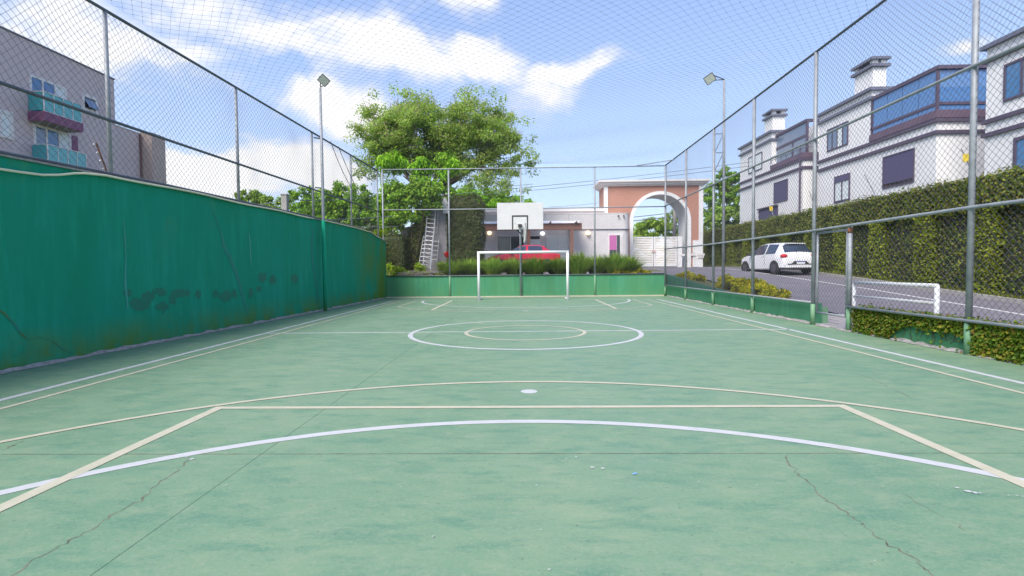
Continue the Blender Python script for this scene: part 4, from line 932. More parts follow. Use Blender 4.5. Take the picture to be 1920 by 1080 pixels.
# ------------------------------------------------------------------ mauve apartment block beyond the teal wall
LX = -25.0
AB = thing('apartment_building', 'mauve apartment block with teal glass balconies beyond the tall wall', 'building', (LX, 25, 1))
obj('wall', MB().box(-40, LX, 14, 32.2, 0, 13.02), M['mauve'], AB)
obj('parapet_cap', MB().box(-40.05, LX+.05, 13.95, 32.25, 13.024, 13.10), M['bandgrey'], AB)
obj('low_wing', MB().box(-38, LX-.01, 32.204, 34.3, 0, 10.25), M['mauve'], AB)
obj('wing_cap', MB().box(-38, LX+.03, 32.21, 34.32, 10.254, 10.31), M['offwhite'], AB)
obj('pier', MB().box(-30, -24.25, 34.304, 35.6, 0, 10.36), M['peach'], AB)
obj('down_pipe', MB().tube([(LX+.06, 34.2, 1), (LX+.06, 34.2, 10.2)], .05, 8), M['brownbeam'], AB)
def balcony(z, y0, y1, xo=-24.12):
    sl = obj('balcony_slab', MB().box(LX+.002, xo, y0, y1, z, z+.48), M['plum'], AB)
    obj('slab_soffit', MB().box(LX+.06, xo-.06, y0+.06, y1-.06, z-.012, z-.002), M['concrete'], sl)
    mb = MB(); zt = z+1.46
    mb.box(xo-.07, xo-.02, y0+.02, y1-.02, zt, zt+.04); mb.box(LX+.01, xo-.08, y0+.02, y0+.06, zt, zt+.04); mb.box(LX+.01, xo-.08, y1-.06, y1-.02, zt, zt+.04)
    mb.box(xo-.06, xo-.03, y0+.02, y1-.02, z+.485, z+.52)
    for k in range(5): y = y0+.04+(y1-y0-.08)*k/4; mb.box(xo-.065, xo-.025, y-.02, y+.02, z+.52, zt)
    ra = obj('balcony_rail', mb, M['offwhite'], AB)
    for k in range(4):
        a = y0+.07+(y1-y0-.08)*k/4; obj('glass_panel', MB().box(xo-.05, xo-.04, a, a+(y1-y0-.08)/4-.06, z+.53, zt-.01), M['tealglass'], ra)
    for ya in (y0+.03, y1-.05): obj('glass_panel', MB().box(LX+.05, xo-.1, ya, ya+.012, z+.53, zt-.01), M['tealglass'], ra)
balcony(8.93, 26.4, 28.75); balcony(6.3, 26.5, 28.95)
window_x(AB, LX, 26.55, 28.75, 9.42, 11.35, M['offwhite'], [M['skyglass'], M['skyglass'], M['curtain']], 2, outx=1, name='balcony_door', fw=.12)
window_x(AB, LX, 26.65, 28.9, 6.8, 8.9, M['offwhite'], [M['glass'], M['skyglass'], M['curtain']], 2, outx=1, name='balcony_door', fw=.14)
obj('door_reveal', MB().box(LX+.002, LX+.03, 28.91, 29.35, 6.8, 8.85), M['plum'], AB)
w = window_x(AB, LX, 29.75, 30.85, 10.5, 11.45, M['offwhite'], M['glassdark'], 0, outx=1, fw=.16)
obj('tilted_sash', MB().obb((LX+.14, 30.3, 10.95), (0, 1, 0), (.5, 0, -.86), (.86, 0, .5), .36, .3, .015), M['glass'], w)
window_x(AB, LX, 24.3, 25.6, 7.75, 9.1, M['offwhite'], [M['skyglass'], M['curtain']], 1, outx=1, fw=.18)

# ------------------------------------------------------------------ gatehouse and arch
GH = thing('gatehouse', 'long pale grey gatehouse with brown pergola beam behind the red car', 'building', (2, 33, 1.2))
YG = 33.0
obj('wall', MB().box(-5.5, 2.95, YG+.3, 38, .9, 4.62), M['gatehouse'], GH)
# guard room with a rounded corner
pl_ = [(2.952, 38.0), (2.952, YG)]+[(6.25+.45*math.sin(a), YG+.45-.45*math.cos(a)) for a in np.linspace(0, math.pi/2, 7)]+[(6.7, 38.0)]
def extr(poly, z0, z1): return MB().prism([(x, y, z0) for x, y in poly], (0, 0, z1-z0))
obj('guard_room', extr(pl_, .9, 3.62), M['gatehouse'], GH)
def grow(poly, d, cx=4.8, cy=35.5): return [(cx+(x-cx)*(1+d/1.9), cy+(y-cy)*(1+d/2.5)) for x, y in poly]
obj('parapet', extr(grow(pl_, .035), 3.66, 4.6), M['gatehouse'], GH)
obj('string_course', extr(grow(pl_, .06), 3.622, 3.658), M['bandgrey'], GH)
obj('parapet_cap', extr(grow(pl_, .05), 4.602, 4.64), M['offwhite'], GH)
mb = MB()
for z0, z1, d in ((4.63, 4.78, .10), (4.80, 4.93, .20), (4.95, 5.12, .32)): mb.box(-5.6, 5.4, YG+1.9-d, 38.1, z0, z1)
obj('roof_cornice', mb, M['offwhite'], GH)
mb = MB()
for z0, z1, d in ((4.782, 4.798, .13), (4.932, 4.948, .23)): mb.box(-5.55, 5.35, YG+1.9-d, 38.05, z0, z1)
obj('cornice_line', mb, M['pinkline'], GH)
obj('pergola_beam', MB().box(-3.2, 3.55, YG-1.5, YG-1.32, 3.52, 3.92), M['brownbeam'], GH, bevel=.01)
for x in (.27, 2.85): obj('pergola_post', MB().box(x, x+.2, YG-1.49, YG-1.33, 1.0, 3.518), M['brownbeam'], GH)
mb = MB()
for x in np.arange(-3.0, 3.4, 1.55): mb.box(x, x+.07, YG-1.7, YG+.28, 3.925, 4.02)
obj('pergola_rafter', mb, M['brownbeam'], GH)
obj('roof_sheet', MB().box(-3.25, 3.4, YG-1.75, YG+.28, 4.025, 4.045), M['polycarb'], GH)
WY = YG+.3
window_y(GH, WY, -1.62, .12, 1.6, 3.32, M['offwhite'], [M['glassdark']], 1)
window_y(GH, WY, .42, 1.15, 1.6, 3.32, M['offwhite'], [M['curtain']], 0)
obj('blind', MB().box(.48, 1.1, WY-.035, WY-.022, 3.08, 3.27), M['black'], GH)
w = window_y(GH, WY, 1.52, 2.93, 1.6, 3.32, M['offwhite'], [M['curtain']], 1)
mb = MB()
for x in np.arange(1.62, 2.86, .035): mb.box(x, x+.018, WY-.034, WY-.022, 1.7, 3.2)
obj('curtain_folds', mb, M['curtain'], w)
dr = obj('door', MB().box(5.35, 6.25, YG-.045, YG-.002, 1.2, 3.33), M['offwhite'], GH)
obj('pane', MB().box(5.42, 5.86, YG-.06, YG-.047, 2.35, 3.26), M['pinkfilm'], dr); obj('pane', MB().box(5.42, 5.86, YG-.06, YG-.047, 1.3, 2.34), M['glassdark'], dr)
obj('opening', MB().box(5.88, 6.07, YG-.058, YG-.047, 1.25, 3.26), M['glassdark'], dr); obj('sash_bar', MB().box(6.085, 6.13, YG-.09, YG-.047, 1.25, 3.26), M['whitepaint'], dr)
obj('side_window', MB().box(6.69, 6.715, 33.7, 35.2, 1.9, 3.5), M['glassdark'], GH)
def wall_lamp(label, px, py, Y, m):
    q = P(px, py, Y=Y); T = thing('wall_lamp', label, 'wall lamp', q, 'globe lamps on the gatehouse wall')
    obj('globe', MB().ball((q[0], q[1]-.16, q[2]), .14, .12, .13, 14, 10), m, T, smooth=True)
    obj('back_plate', MB().box(q[0]-.09, q[0]+.09, q[1]-.03, q[1]-.002, q[2]-.13, q[2]+.13), M['offwhite'], T)
    obj('bracket', MB().box(q[0]-.03, q[0]+.03, q[1]-.1, q[1]-.03, q[2]-.18, q[2]-.14), M['offwhite'], T)
wall_lamp('warm lit globe lamp on the gatehouse beside the tall dark topiary', 918, 437, WY, M['lampwarm'])
wall_lamp('cool white globe lamp between the two gatehouse windows', 1017, 438, WY, M['lampcool'])
wall_lamp('lit globe lamp on the guard room wall beside the brown post', 1102, 437, YG, M['lampwarm'])
for px, lab in ((1160, 'small dome camera under the guard room parapet'), (1170, 'small bullet camera at the guard room parapet corner')):
    q = P(px, 404, Y=YG-.1); T = thing('security_camera', lab, 'camera', q)
    obj('camera_body', MB().tube([(q[0], q[1]+.1, q[2]), (q[0]-.03, q[1]-.12, q[2]-.03)], .045, 10), M['plastic'], T); obj('mount', MB().box(q[0]-.03, q[0]+.03, q[1]+.06, q[1]+.09, q[2], q[2]+.09), M['offwhite'], T)

AR = thing('gate_arch', 'terracotta entrance arch with white trim over the driveway gate', 'arch', (9.3, 36, 1.2))
AY0, AY1 = 36.0, 38.2; ax0, ax1, atop = 5.55, 12.22, 6.75; acx, ar, asp = 9.36, 1.86, 4.32
n = 40
def arch_face(y, flip):
    v = []; f = []
    arcp = [(acx+ar*math.cos(a), asp+ar*math.sin(a)) for a in np.linspace(math.pi, 0, n+1)]
    mb = MB()
    mb.add([(ax0, y, .8), (acx-ar, y, .8), (acx-ar, y, asp), (ax0, y, asp)], [(0, 1, 2, 3)])
    mb.add([(acx+ar, y, .8), (ax1, y, .8), (ax1, y, asp), (acx+ar, y, asp)], [(0, 1, 2, 3)])
    mb.add([(ax0, y, asp), (acx-ar, y, asp), (ax0, y, atop), (ax1, y, atop), (ax1, y, asp), (acx+ar, y, asp)], [])
    # upper part as a fan of quads between the arc and the top edge
    tops = [(ax0, asp), (ax0, atop)]
    for i in range(n):
        (xa, za), (xb, zb) = arcp[i], arcp[i+1]; mb.add([(xa, y, za), (xb, y, zb), (xb, y, atop), (xa, y, atop)], [(0, 1, 2, 3)])
    mb.add([(ax0, y, asp), (acx-ar, y, asp), (acx-ar, y, atop), (ax0, y, atop)], [(0, 1, 2, 3)]); mb.add([(acx+ar, y, asp), (ax1, y, asp), (ax1, y, atop), (acx+ar, y, atop)], [(0, 1, 2, 3)])
    return mb, arcp
mb, arcp = arch_face(AY0, 0); m2, _ = arch_face(AY1, 1); mb.add(m2.v, m2.f)
mb.add([(ax0, AY0, .8), (ax0, AY1, .8), (ax0, AY1, atop), (ax0, AY0, atop), (ax1, AY0, .8), (ax1, AY1, .8), (ax1, AY1, atop), (ax1, AY0, atop)], [(0, 1, 2, 3), (4, 7, 6, 5), (3, 2, 6, 7)])
obj('arch_wall', mb, M['terracotta'], AR)
mb = MB(); path = [(acx-ar, .8)]+arcp+[(acx+ar, .8)]
for (xa, za), (xb, zb) in zip(path[:-1], path[1:]): mb.add([(xa, AY0, za), (xb, AY0, zb), (xb, AY1, zb), (xa, AY1, za)], [(0, 1, 2, 3)])
obj('soffit', mb, M['stucco'], AR)
mb = MB(); ri, ro = ar-.012, ar+.21
arc2 = [(math.cos(a), math.sin(a)) for a in np.linspace(0, math.pi, n+1)]
for (ca, sa), (cb, sb) in zip(arc2[:-1], arc2[1:]):
    q = [(acx+ri*ca, asp+ri*sa), (acx+ro*ca, asp+ro*sa), (acx+ro*cb, asp+ro*sb), (acx+ri*cb, asp+ri*sb)]
    mb.prism([(x, AY0-.003, z) for x, z in q], (0, -.07, 0))
for s_ in (1, -1):
    a, b = sorted((acx+s_*ri, acx+s_*ro)); mb.box(a, b, AY0-.073, AY0-.003, .8, asp)
obj('arch_trim', mb, M['whitepaint'], AR)
for x in (ax0-.01, ax1-.27): obj('corner_pilaster', MB().box(x, x+.28, AY0-.06, AY0-.002, .8, atop-.01), M['whitepaint'], AR)
obj('pilaster_base', MB().box(ax1-.36, ax1+.1, AY0-.14, AY0-.062, 2.0, 2.16).box(ax1-.33, ax1+.05, AY0-.12, AY0-.062, 1.86, 1.998), M['offwhite'], AR)
obj('impost', MB().box(acx+ro-.02, acx+ro+.30, AY0-.12, AY0-.075, 2.0, 2.14).box(acx-.0+ri-.35, acx+ri-.02, AY0+.3, AY0+.6, 2.0, 2.14), M['offwhite'], AR)
mb = MB()
for z0, z1, d in ((6.752, 6.86, .12), (6.862, 7.0, .26), (7.002, 7.12, .40)): mb.box(ax0-d, ax1+d, AY0-d, AY1+d, z0, z1)
obj('cornice', mb, M['offwhite'], AR)
d_ = obj('small_door', MB().box(11.55, 12.0, AY0-.05, AY0-.003, 1.25, 3.05), M['whitepaint'], AR)
obj('door_handle', MB().box(11.60, 11.63, AY0-.09, AY0-.052, 2.05, 2.2), M['galv'], d_)
# driveway gate of white slats
DG = thing('driveway_gate', 'white slatted double driveway gate closed under the terracotta arch', 'gate', (9.1, 36.5, 1.25))
gz0, gz1 = 1.30, 3.34; GYY = 36.45
for a, b in ((7.45, 9.0), (9.04, 10.62)):
    fr_ = obj('gate_leaf', MB().box(a, a+.09, GYY, GYY+.05, gz0, gz1).box(b-.09, b, GYY, GYY+.05, gz0, gz1).box(a+.09, b-.09, GYY, GYY+.05, gz1-.09, gz1).box(a+.09, b-.09, GYY, GYY+.05, gz0, gz0+.16), M['whitepaint'], DG)
    for k in range(15):
        z = gz0+.17+k*(gz1-gz0-.27)/15; obj('slat', MB().obb(((a+b)/2, GYY+.03, z+.055), (1, 0, 0), (0, .35, .94), (0, .94, -.35), (b-a)/2-.095, .047, .008), M['offwhite'], fr_)
obj('gate_post', MB().box(10.66, 10.95, GYY-.1, GYY+.2, 1.2, 3.36), M['whitepaint'], DG)
obj('lock_box', MB().box(8.90, 9.16, GYY-.05, GYY-.004, 2.25, 2.42), M['pinkline'], DG)

def pole(label, px, Y, ptop, r, m='concrete', zb=1.0):
    q = P(px, ptop, Y=Y); T = thing('utility_pole', label, 'pole', (q[0], Y, zb))
    obj('pole_shaft', MB().tube([(q[0], Y, zb-.5), (q[0], Y, q[2])], [r*1.15, r], 10), M[m], T, smooth=True)
    obj('crossarm', MB().box(q[0]-.5, q[0]+.5, Y-.16, Y-.08, q[2]-.35, q[2]-.25), M[m], T)
    mb = MB()
    for k in (-.4, 0, .4): mb.tube([(q[0]+k, Y-.12, q[2]-.25), (q[0]+k, Y-.12, q[2]-.12)], .035, 6)
    obj('insulator', mb, M['offwhite'], T)
pole('grey concrete utility pole seen through the terracotta arch', 1265, 40.5, 362, .12)
def rod(label, p0, p1, m, sign=False, ins=4, name='electric_fence_rod'):
    T = thing(name, label, 'fence rod', p0, 'leaning electric fence rods')
    obj('rod', MB().tube([p0, p1], .013, 6), M[m], T)
    mb = MB(); p0, p1 = np.array(p0), np.array(p1)
    for k in range(ins): q = p0+(p1-p0)*(.25+.7*k/max(1, ins-1)); mb.ball(tuple(q+np.array([-.025, -.02, 0])), .016, .014, .014, 8, 5)
    mm_ = obj('insulator', mb, M['plastic'] if m != 'rust' else M['offwhite'], T); mm_['kind'] = 'stuff'
    if sign: q = p0+(p1-p0)*.66; obj('warning_sign', MB().obb(q+np.array([-.03, -.05, 0]), (1, 0, 0), (0, 0, 1), (0, 1, 0), .10, .13, .006), M['yellowsign'], T, bevel=.004)
X_ = 14.55
def hp(u, v): return P(u, v, X=X_)
rod('leaning rod with yellow warning tag above the hedge before the near house', hp(1826, 330), hp(1803, 280), 'band', True)
rod('bare leaning rod above the hedge below the dark roller shutter', hp(1643, 370), hp(1621, 327), 'band')
rod('bare leaning rod above the hedge beside the gap between the houses', hp(1530, 393), hp(1517, 358), 'band')
rod('leaning rod with yellow warning tag before the low shuttered window', hp(1452, 412), hp(1443, 381), 'galv', True)
rod('pale leaning rod at the road end of the hedge', hp(1393, 422), hp(1385, 397), 'galv')
q0 = P(204, 332, X=-6.95); q1 = P(180, 268, X=-6.95)
rod('rusty leaning rod with white insulators behind the tall teal wall', q0, q1, 'rust', False, 4)
q0 = P(1390, 470, X=13.8)
# concrete post and wires behind the wall
q = P(534, 366, Y=19); T = thing('concrete_post', 'short grey concrete post carrying wires behind the tall teal wall', 'post', (q[0], 19, 1))
obj('post_shaft', MB().box(q[0]-.10, q[0]+.10, 18.9, 19.1, 1.0, q[2]), M['concrete'], T); obj('cap', MB().box(q[0]-.12, q[0]+.12, 18.88, 19.12, q[2]+.002, q[2]+.04), M['concrete'], T)
def wire(label, pts, r=.012, grp='overhead cables'):
    T = tag(obj('cable', MB().tube(pts, r, 5), M['cable'], smooth=True), label, 'cable', grp)
def sagp(a, b, s, n=14): a, b = np.array(a), np.array(b); return [tuple(a+(b-a)*t-np.array([0, 0, 4*s*t*(1-t)])) for t in np.linspace(0, 1, n)]
wire('upper of two parallel cables crossing the sky above the arch', sagp(P(820, 366, Y=40), P(1560, 282, Y=40), .25), .018)
wire('lower of two parallel cables crossing the sky above the arch', sagp(P(820, 372, Y=40), P(1560, 290, Y=40), .25), .018)
wire('thin cable rising from the gatehouse roof to the arch', sagp(P(1030, 388, Y=39), P(1140, 378, Y=39), .05), .014)
wire('upper cable seen through the arch opening', sagp(P(1150, 410, Y=43), P(1330, 388, Y=43), .1), .03)
wire('lower cable seen through the arch opening', sagp(P(1150, 417, Y=43), P(1330, 395, Y=43), .1), .035)
wire('cable crossing the trees behind the tall wall, upper run', sagp(P(440, 388, Y=19.2), P(534, 374, Y=19.2), .05)+sagp(P(536, 374, Y=19.2), P(705, 367, Y=24), .1), .014)
wire('cable crossing the trees behind the tall wall, lower run', sagp(P(560, 412, Y=19.5), P(740, 405, Y=24.5), .05), .016)
wire('cable low beside the dark hedge box behind the far corner', sagp(P(600, 425, Y=24), P(760, 424, Y=25.5), .03), .014)
wire('cable in the gap between the ivy trunk and the topiary', sagp(P(820, 354, Y=38), P(1000, 345, Y=38), .08), .018)

# ------------------------------------------------------------------ vegetation
def leaves(C, size, aspect=.5, nrm=None, jit=1.0, droop=0.0, sizevar=.35):
    """folded diamond leaves at the points C; nrm gives the main facing, jit how far each strays from it"""
    C = np.asarray(C, float); n = len(C)
    N_ = rng.normal(size=(n, 3))*jit
    if nrm is not None: N_ += np.asarray(nrm, float)
    N_ /= np.linalg.norm(N_, axis=1)[:, None]+1e-9
    T_ = rng.normal(size=(n, 3)); T_[:, 2] -= droop*2; T_ -= N_*np.sum(T_*N_, 1)[:, None]; T_ /= np.linalg.norm(T_, axis=1)[:, None]+1e-9
    B_ = np.cross(N_, T_); s = (size*(1-sizevar+2*sizevar*rng.random(n)))[:, None]
    V = np.stack([C, C+T_*s*.45+B_*s*aspect*.5+N_*s*.10, C+T_*s, C+T_*s*.45-B_*s*aspect*.5+N_*s*.10], 1).reshape(-1, 3)
    i = np.arange(n)[:, None]*4
    F = np.concatenate([i+np.array([[0, 1, 2]]), i+np.array([[0, 2, 3]])], 1).reshape(-1, 3)
    return V, F
def clumped(cents, rads, per, squash=.75, shell=.6):
    P_ = []; Nn = []
    for c, r in zip(cents, rads):
        d = rng.normal(size=(per, 3)); d /= np.linalg.norm(d, axis=1)[:, None]; q = (shell+(1-shell)*rng.random(per)**.5)*r*(.75+.5*rng.random(per))
        p = d*q[:, None]; p[:, 2] *= squash; P_.append(np.asarray(c)+p); Nn.append(d+np.array([0, 0, .5]))
    return np.concatenate(P_), np.concatenate(Nn)
def in_ellipsoids(els, n, surf=.5, zbias=0):
    """points spread through a union of ellipsoids, thicker towards the outside"""
    vol = np.array([e[3]*e[4]*e[5] for e in els]); out = []
    for e, k in zip(els, rng.multinomial(n, vol/vol.sum())):
        d = rng.normal(size=(k, 3)); d /= np.linalg.norm(d, axis=1)[:, None]; r = (surf+(1-surf)*rng.random(k))
        out.append(np.array(e[:3])+d*r[:, None]*np.array(e[3:6]))
    return np.concatenate(out)
def branch_tree(parent, base, cents, m, trunk_r, fork_h, tw_r=.02, name='trunk', lean=(0, 0)):
    mb = MB(); base = np.array(base, float); top = base+np.array([lean[0], lean[1], fork_h])
    mb.tube([base-np.array([0, 0, .3]), base+(top-base)*.5+rng.normal(size=3)*.05, top], [trunk_r, trunk_r*.8, trunk_r*.65], 9)
    k = max(3, len(cents)//9); idx = rng.permutation(len(cents)); hubs = []
    for i in idx[:k]:
        c = np.array(cents[i]); h = top+(c-top)*.55+rng.normal(size=3)*.15; mid = top+(h-top)*.5+rng.normal(size=3)*.12
        mb.tube([top, mid, h], [trunk_r*.40, trunk_r*.24, trunk_r*.13], 6); hubs.append(h)
    hubs = np.array(hubs)
    for c in cents:
        c = np.array(c); h = hubs[np.argmin(np.linalg.norm(hubs-c, axis=1))]; mb.tube([h, h+(c-h)*.5+rng.normal(size=3)*.12, c+(c-h)*.1], [trunk_r*.11, trunk_r*.07, tw_r*.4], 5)
    return obj(name, mb, m, parent, smooth=True)

# the big spreading tree
TY = 30.0
def el(u, v, ru, rv, Y, ry=None):
    c = P(u, v, Y=Y); k = Y/FPX; return (c[0], c[1], c[2], ru*k, (ry or ru*k*.55), rv*k)
big = [el(775, 250, 105, 72, TY), el(745, 235, 78, 50, TY-.8), el(700, 285, 42, 52, TY), el(720, 235, 50, 50, TY), el(910, 250, 82, 68, TY+.3), el(945, 285, 55, 62, TY-.3), el(880, 205, 50, 28, TY), el(968, 300, 34, 36, TY), el(930, 345, 46, 28, TY), el(840, 285, 90, 40, TY+.6), el(780, 195, 55, 24, TY), el(905, 225, 60, 40, TY-1.0), el(820, 235, 50, 40, TY-.5), el(760, 305, 60, 26, TY), el(850, 310, 60, 24, TY), el(900, 325, 60, 26, TY), el(690, 320, 26, 22, TY)]
BT = thing('spreading_tree', 'big wide-crowned tree rising behind the far fence', 'tree', (P(800, 500, Y=TY)[0], TY, 1.1))
cents = in_ellipsoids(big, 430, .35)
br = branch_tree(BT, (P(806, 500, Y=TY)[0], TY, 1.0), cents, M['bark'], .26, 4.2)
pts, nn = clumped(cents, rng.uniform(30*.01, .72, len(cents)), 150, .55, .2)
V, F = leaves(pts, .155, .42, nn, 1.0, .5); npobj('crown', V, F, M['leaf_big'], BT)
sub_ = cents[rng.random(len(cents)) < .8]; mb = MB()
for c in sub_:
    for k in range(3):
        d = rng.normal(size=3); d[2] = abs(d[2])*.8; d /= np.linalg.norm(d); mb.tube([c, c+d*.35+rng.normal(size=3)*.05, c+d*.8], [.016, .012, .005], 4, cap=False)
obj('twigs', mb, M['twig'], BT)['kind'] = 'stuff'
# wispy sprays at the crown's rim
rim = np.array([P(u, v, Y=TY+rng.uniform(-1, 1)) for u, v in ((700, 175), (735, 165), (760, 172), (800, 178), (660, 235), (655, 260), (668, 300), (672, 325), (860, 178), (880, 168), (900, 170), (925, 172), (870, 172), (940, 185), (985, 225), (995, 260), (1003, 300), (998, 322), (985, 355), (960, 372), (900, 345), (870, 350), (740, 340), (720, 335), (700, 330), (950, 345), (925, 365))])
pts, nn = clumped(rim, [.42]*len(rim), 55, .8, .1); V, F = leaves(pts, .17, .38, nn, 1.2, .5); npobj('outer_sprays', V, F, M['leaf_big'], BT)['kind'] = 'stuff'

# loquat with bright drooping leaves in front of it
LY = 26.5
LT = thing('loquat_tree', 'young tree with bright lime drooping leaves in front of the big tree', 'tree', (P(772, 500, Y=LY)[0], LY, 1.1))
lc = np.array([P(u, v, Y=LY+rng.uniform(-.4, .4)) for u, v in ((718, 300), (736, 292), (752, 302), (778, 310), (792, 300), (806, 312), (834, 294), (850, 306), (842, 318), (726, 312), (746, 316), (800, 340), (816, 346), (786, 322), (832, 326))])
branch_tree(LT, (P(779, 500, Y=LY)[0], LY, 1.0), lc, M['bark'], .10, 3.9, .02, lean=(.1, 0))
pts, nn = clumped(lc, rng.uniform(.30, .46, len(lc)), 150, .7, .2)
V, F = leaves(pts, .27, .30, nn*.4+np.array([0, -.5, .3]), .7, 1.2); npobj('crown', V, F, M['leaf_lime'], LT)
# laurel mass below, between teal wall and topiary
def bushy(name, label, cat, els, n, size, m, asp=.5, base=None, group=None, core=True, stem=True, droop=.2, surf=.55, jit=.8, nclump=None):
    b = base or (els[0][0], els[0][1], els[0][2]-els[0][5])
    T = thing(name, label, cat, b, group)
    if stem:
        mb = MB()
        for k in range(5): e = els[k % len(els)]; mb.tube([(b[0]+rng.normal()*.08, b[1]+rng.normal()*.08, b[2]-.15), (e[0]+rng.normal()*e[3]*.3, e[1]+rng.normal()*.1, e[2]+e[5]*.2)], [.035, .012], 6)
        obj('stem', mb, M['bark'], T, smooth=True)
    k = nclump or max(12, n//90); cs = in_ellipsoids(els, k, surf); rad = np.mean([min(e[3:6]) for e in els])*.42
    pts, nn = clumped(cs, rng.uniform(.6, 1.3, k)*rad, n//k, .8, .2)
    pts[:, 2] = np.maximum(pts[:, 2], b[2]-.02)
    cen = np.mean([e[:3] for e in els], 0); V, F = leaves(pts, size, asp, nn+(pts-cen)*.2, jit, droop); npobj('foliage', V, F, m, T)
    return T
bushy('laurel_tree', 'bright green bushy tree above the ladder and under the loquat', 'tree', [el(762, 370, 50, 28, 25.6), el(730, 365, 30, 28, 25.6), el(805, 368, 30, 24, 25.4), el(760, 400, 46, 24, 25.7), el(735, 405, 30, 30, 25.7), el(785, 350, 36, 18, 25.5), el(838, 356, 24, 16, 26.6)], 12500, .17, M['leaf_mid'], .45, base=(P(770, 480, Y=25.7)[0], 25.7, 1.0), surf=.4)
# dark ivy covered trunk leaning under it
IV = thing('ivy_trunk', 'leaning ivy-covered trunk between the dark hedge box and the ladder', 'tree', (P(778, 500, Y=26.2)[0], 26.2, 1.0))
path = [P(774, 505, Y=26.2), P(776, 470, Y=26.2), P(782, 440, Y=26.2), P(792, 412, Y=26.2), P(800, 385, Y=26.3)]
obj('trunk', MB().tube(path, [.30, .33, .33, .30, .25], 10), M['bark'], IV, smooth=True)
pp = np.concatenate([np.array(a)+(np.array(b)-np.array(a))*t for a, b in zip(path[:-1], path[1:]) for t in [rng.random((700, 1))]]); a = rng.random(len(pp))*6.28
o = np.stack([np.cos(a), np.sin(a), 0*a], 1); V, F = leaves(pp+o*(.36+.1*rng.random((len(pp), 1))), .10, .7, o, .5); npobj('foliage', V, F, M['leaf_hedge'], IV)
# clipped hedges
def box_hedge(name, label, x0, x1, y0, y1, z0, z1, n, size, m, corem, rnd=.25):
    T = thing(name, label, 'hedge', ((x0+x1)/2, (y0+y1)/2, z0))
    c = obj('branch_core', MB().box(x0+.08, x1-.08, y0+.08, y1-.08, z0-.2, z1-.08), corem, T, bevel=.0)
    b = c.modifiers.new('bevel', 'BEVEL'); b.width = rnd; b.segments = 4
    ar_ = np.array([(x1-x0)*(z1-z0), (y1-y0)*(z1-z0), (y1-y0)*(z1-z0), (x1-x0)*(y1-y0)]); k = rng.multinomial(n, ar_/ar_.sum()); pts = []; nn = []
    for f_, kk in enumerate(k):
        u, v = rng.random(kk), rng.random(kk)
        if f_ == 0: p = np.stack([x0+(x1-x0)*u, np.full(kk, y0), z0+(z1-z0)*v], 1); d = (0, -1, .2)
        elif f_ == 1: p = np.stack([np.full(kk, x0), y0+(y1-y0)*u, z0+(z1-z0)*v], 1); d = (-1, 0, .2)
        elif f_ == 2: p = np.stack([np.full(kk, x1), y0+(y1-y0)*u, z0+(z1-z0)*v], 1); d = (1, 0, .2)
        else: p = np.stack([x0+(x1-x0)*u, y0+(y1-y0)*v, np.full(kk, z1)], 1); d = (0, 0, 1)
        pts.append(p); nn.append(np.tile(d, (kk, 1)))
    pts = np.concatenate(pts); nn = np.concatenate(nn)
    # rounded shoulders and an uneven surface
    cx, cy = (x0+x1)/2, (y0+y1)/2; t = np.clip((pts[:, 2]-(z1-.6))/.6, 0, 1)[:, None]; pts[:, :2] = np.array([cx, cy])+(pts[:, :2]-np.array([cx, cy]))*(1-.28*t**2)
    pts += nn*(.05*np.sin(pts[:, 0:1]*5+pts[:, 2:3]*4)+.05*np.sin(pts[:, 2:3]*7-pts[:, 1:2]*6)+rng.normal(size=(len(pts), 1))*.05)
    V, F = leaves(pts, size, .5, nn, .7, .3); npobj('foliage', V, F, m, T); return T
xa, xb = P(838, 470, Y=26)[0], P(903, 470, Y=26)[0]
box_hedge('topiary_hedge', 'tall dark clipped topiary block beside the gatehouse', xa, xb, 26, 27.6, .95, P(870, 366, Y=26)[2], 9000, .09, M['leaf_dark'], M['hedgecore'], .5)
xa, xb = P(716, 470, Y=25)[0], P(758, 470, Y=25)[0]
box_hedge('box_hedge', 'dark square hedge in the corner behind the teal wall', xa, xb, 25, 26.4, .95, P(740, 441, Y=25)[2], 4000, .08, M['leaf_dark'], M['hedgecore'], .08)
# grey stepped tower wall and ladders
TWR = thing('masonry_tower', 'narrow grey rendered tower wall behind the aluminium ladders', 'wall', (P(818, 500, Y=26.0)[0], 26.2, 1))
q = [P(*p, Y=26.05) for p in ((783, 512), (800, 398), (806, 372), (832, 370), (838, 420), (838, 512))]
obj('wall_face', MB().prism(q, (0, 1.2, 0)), M['towergrey'], TWR)
q = [P(*p, Y=25.98) for p in ((829, 378), (834, 370), (842, 384), (842, 400), (831, 400))]
obj('cap_stone', MB().prism(q, (0, .6, 0)), M['gatehouse'], TWR)
q = [P(*p, Y=26.6) for p in ((752, 500), (752, 428), (770, 424), (770, 500))]
tag(obj('garden_wall', MB().prism(q, (0, .25, 0)), M['concrete']), 'pale rendered wall end between dark hedge box and ivy trunk', 'wall')
def ladder(label, b0, b1, t0, t1, n, r=.022):
    b0, b1, t0, t1 = [np.array(P(*p)) if False else np.array(p) for p in (b0, b1, t0, t1)]
    T = thing('ladder', label, 'ladder', (b0+b1)/2, 'aluminium ladders leaning on the grey tower')
    for a, b in ((b0, t0), (b1, t1)): obj('side_rail', MB().tube([a, b], r, 6), M['alu'], T)
    for k in range(n): t = (k+.6)/n; obj('rung', MB().tube([b0+(t0-b0)*t, b1+(t1-b1)*t], r*.75, 6), M['alu'], T)
l3 = lambda u, v, Y: P(u, v, Y=Y)
ladder('long aluminium ladder leaning up the middle of the grey tower', l3(793, 502, 25.0), l3(807, 508, 25.0), l3(802, 392, 25.9), l3(817, 392, 25.9), 14)
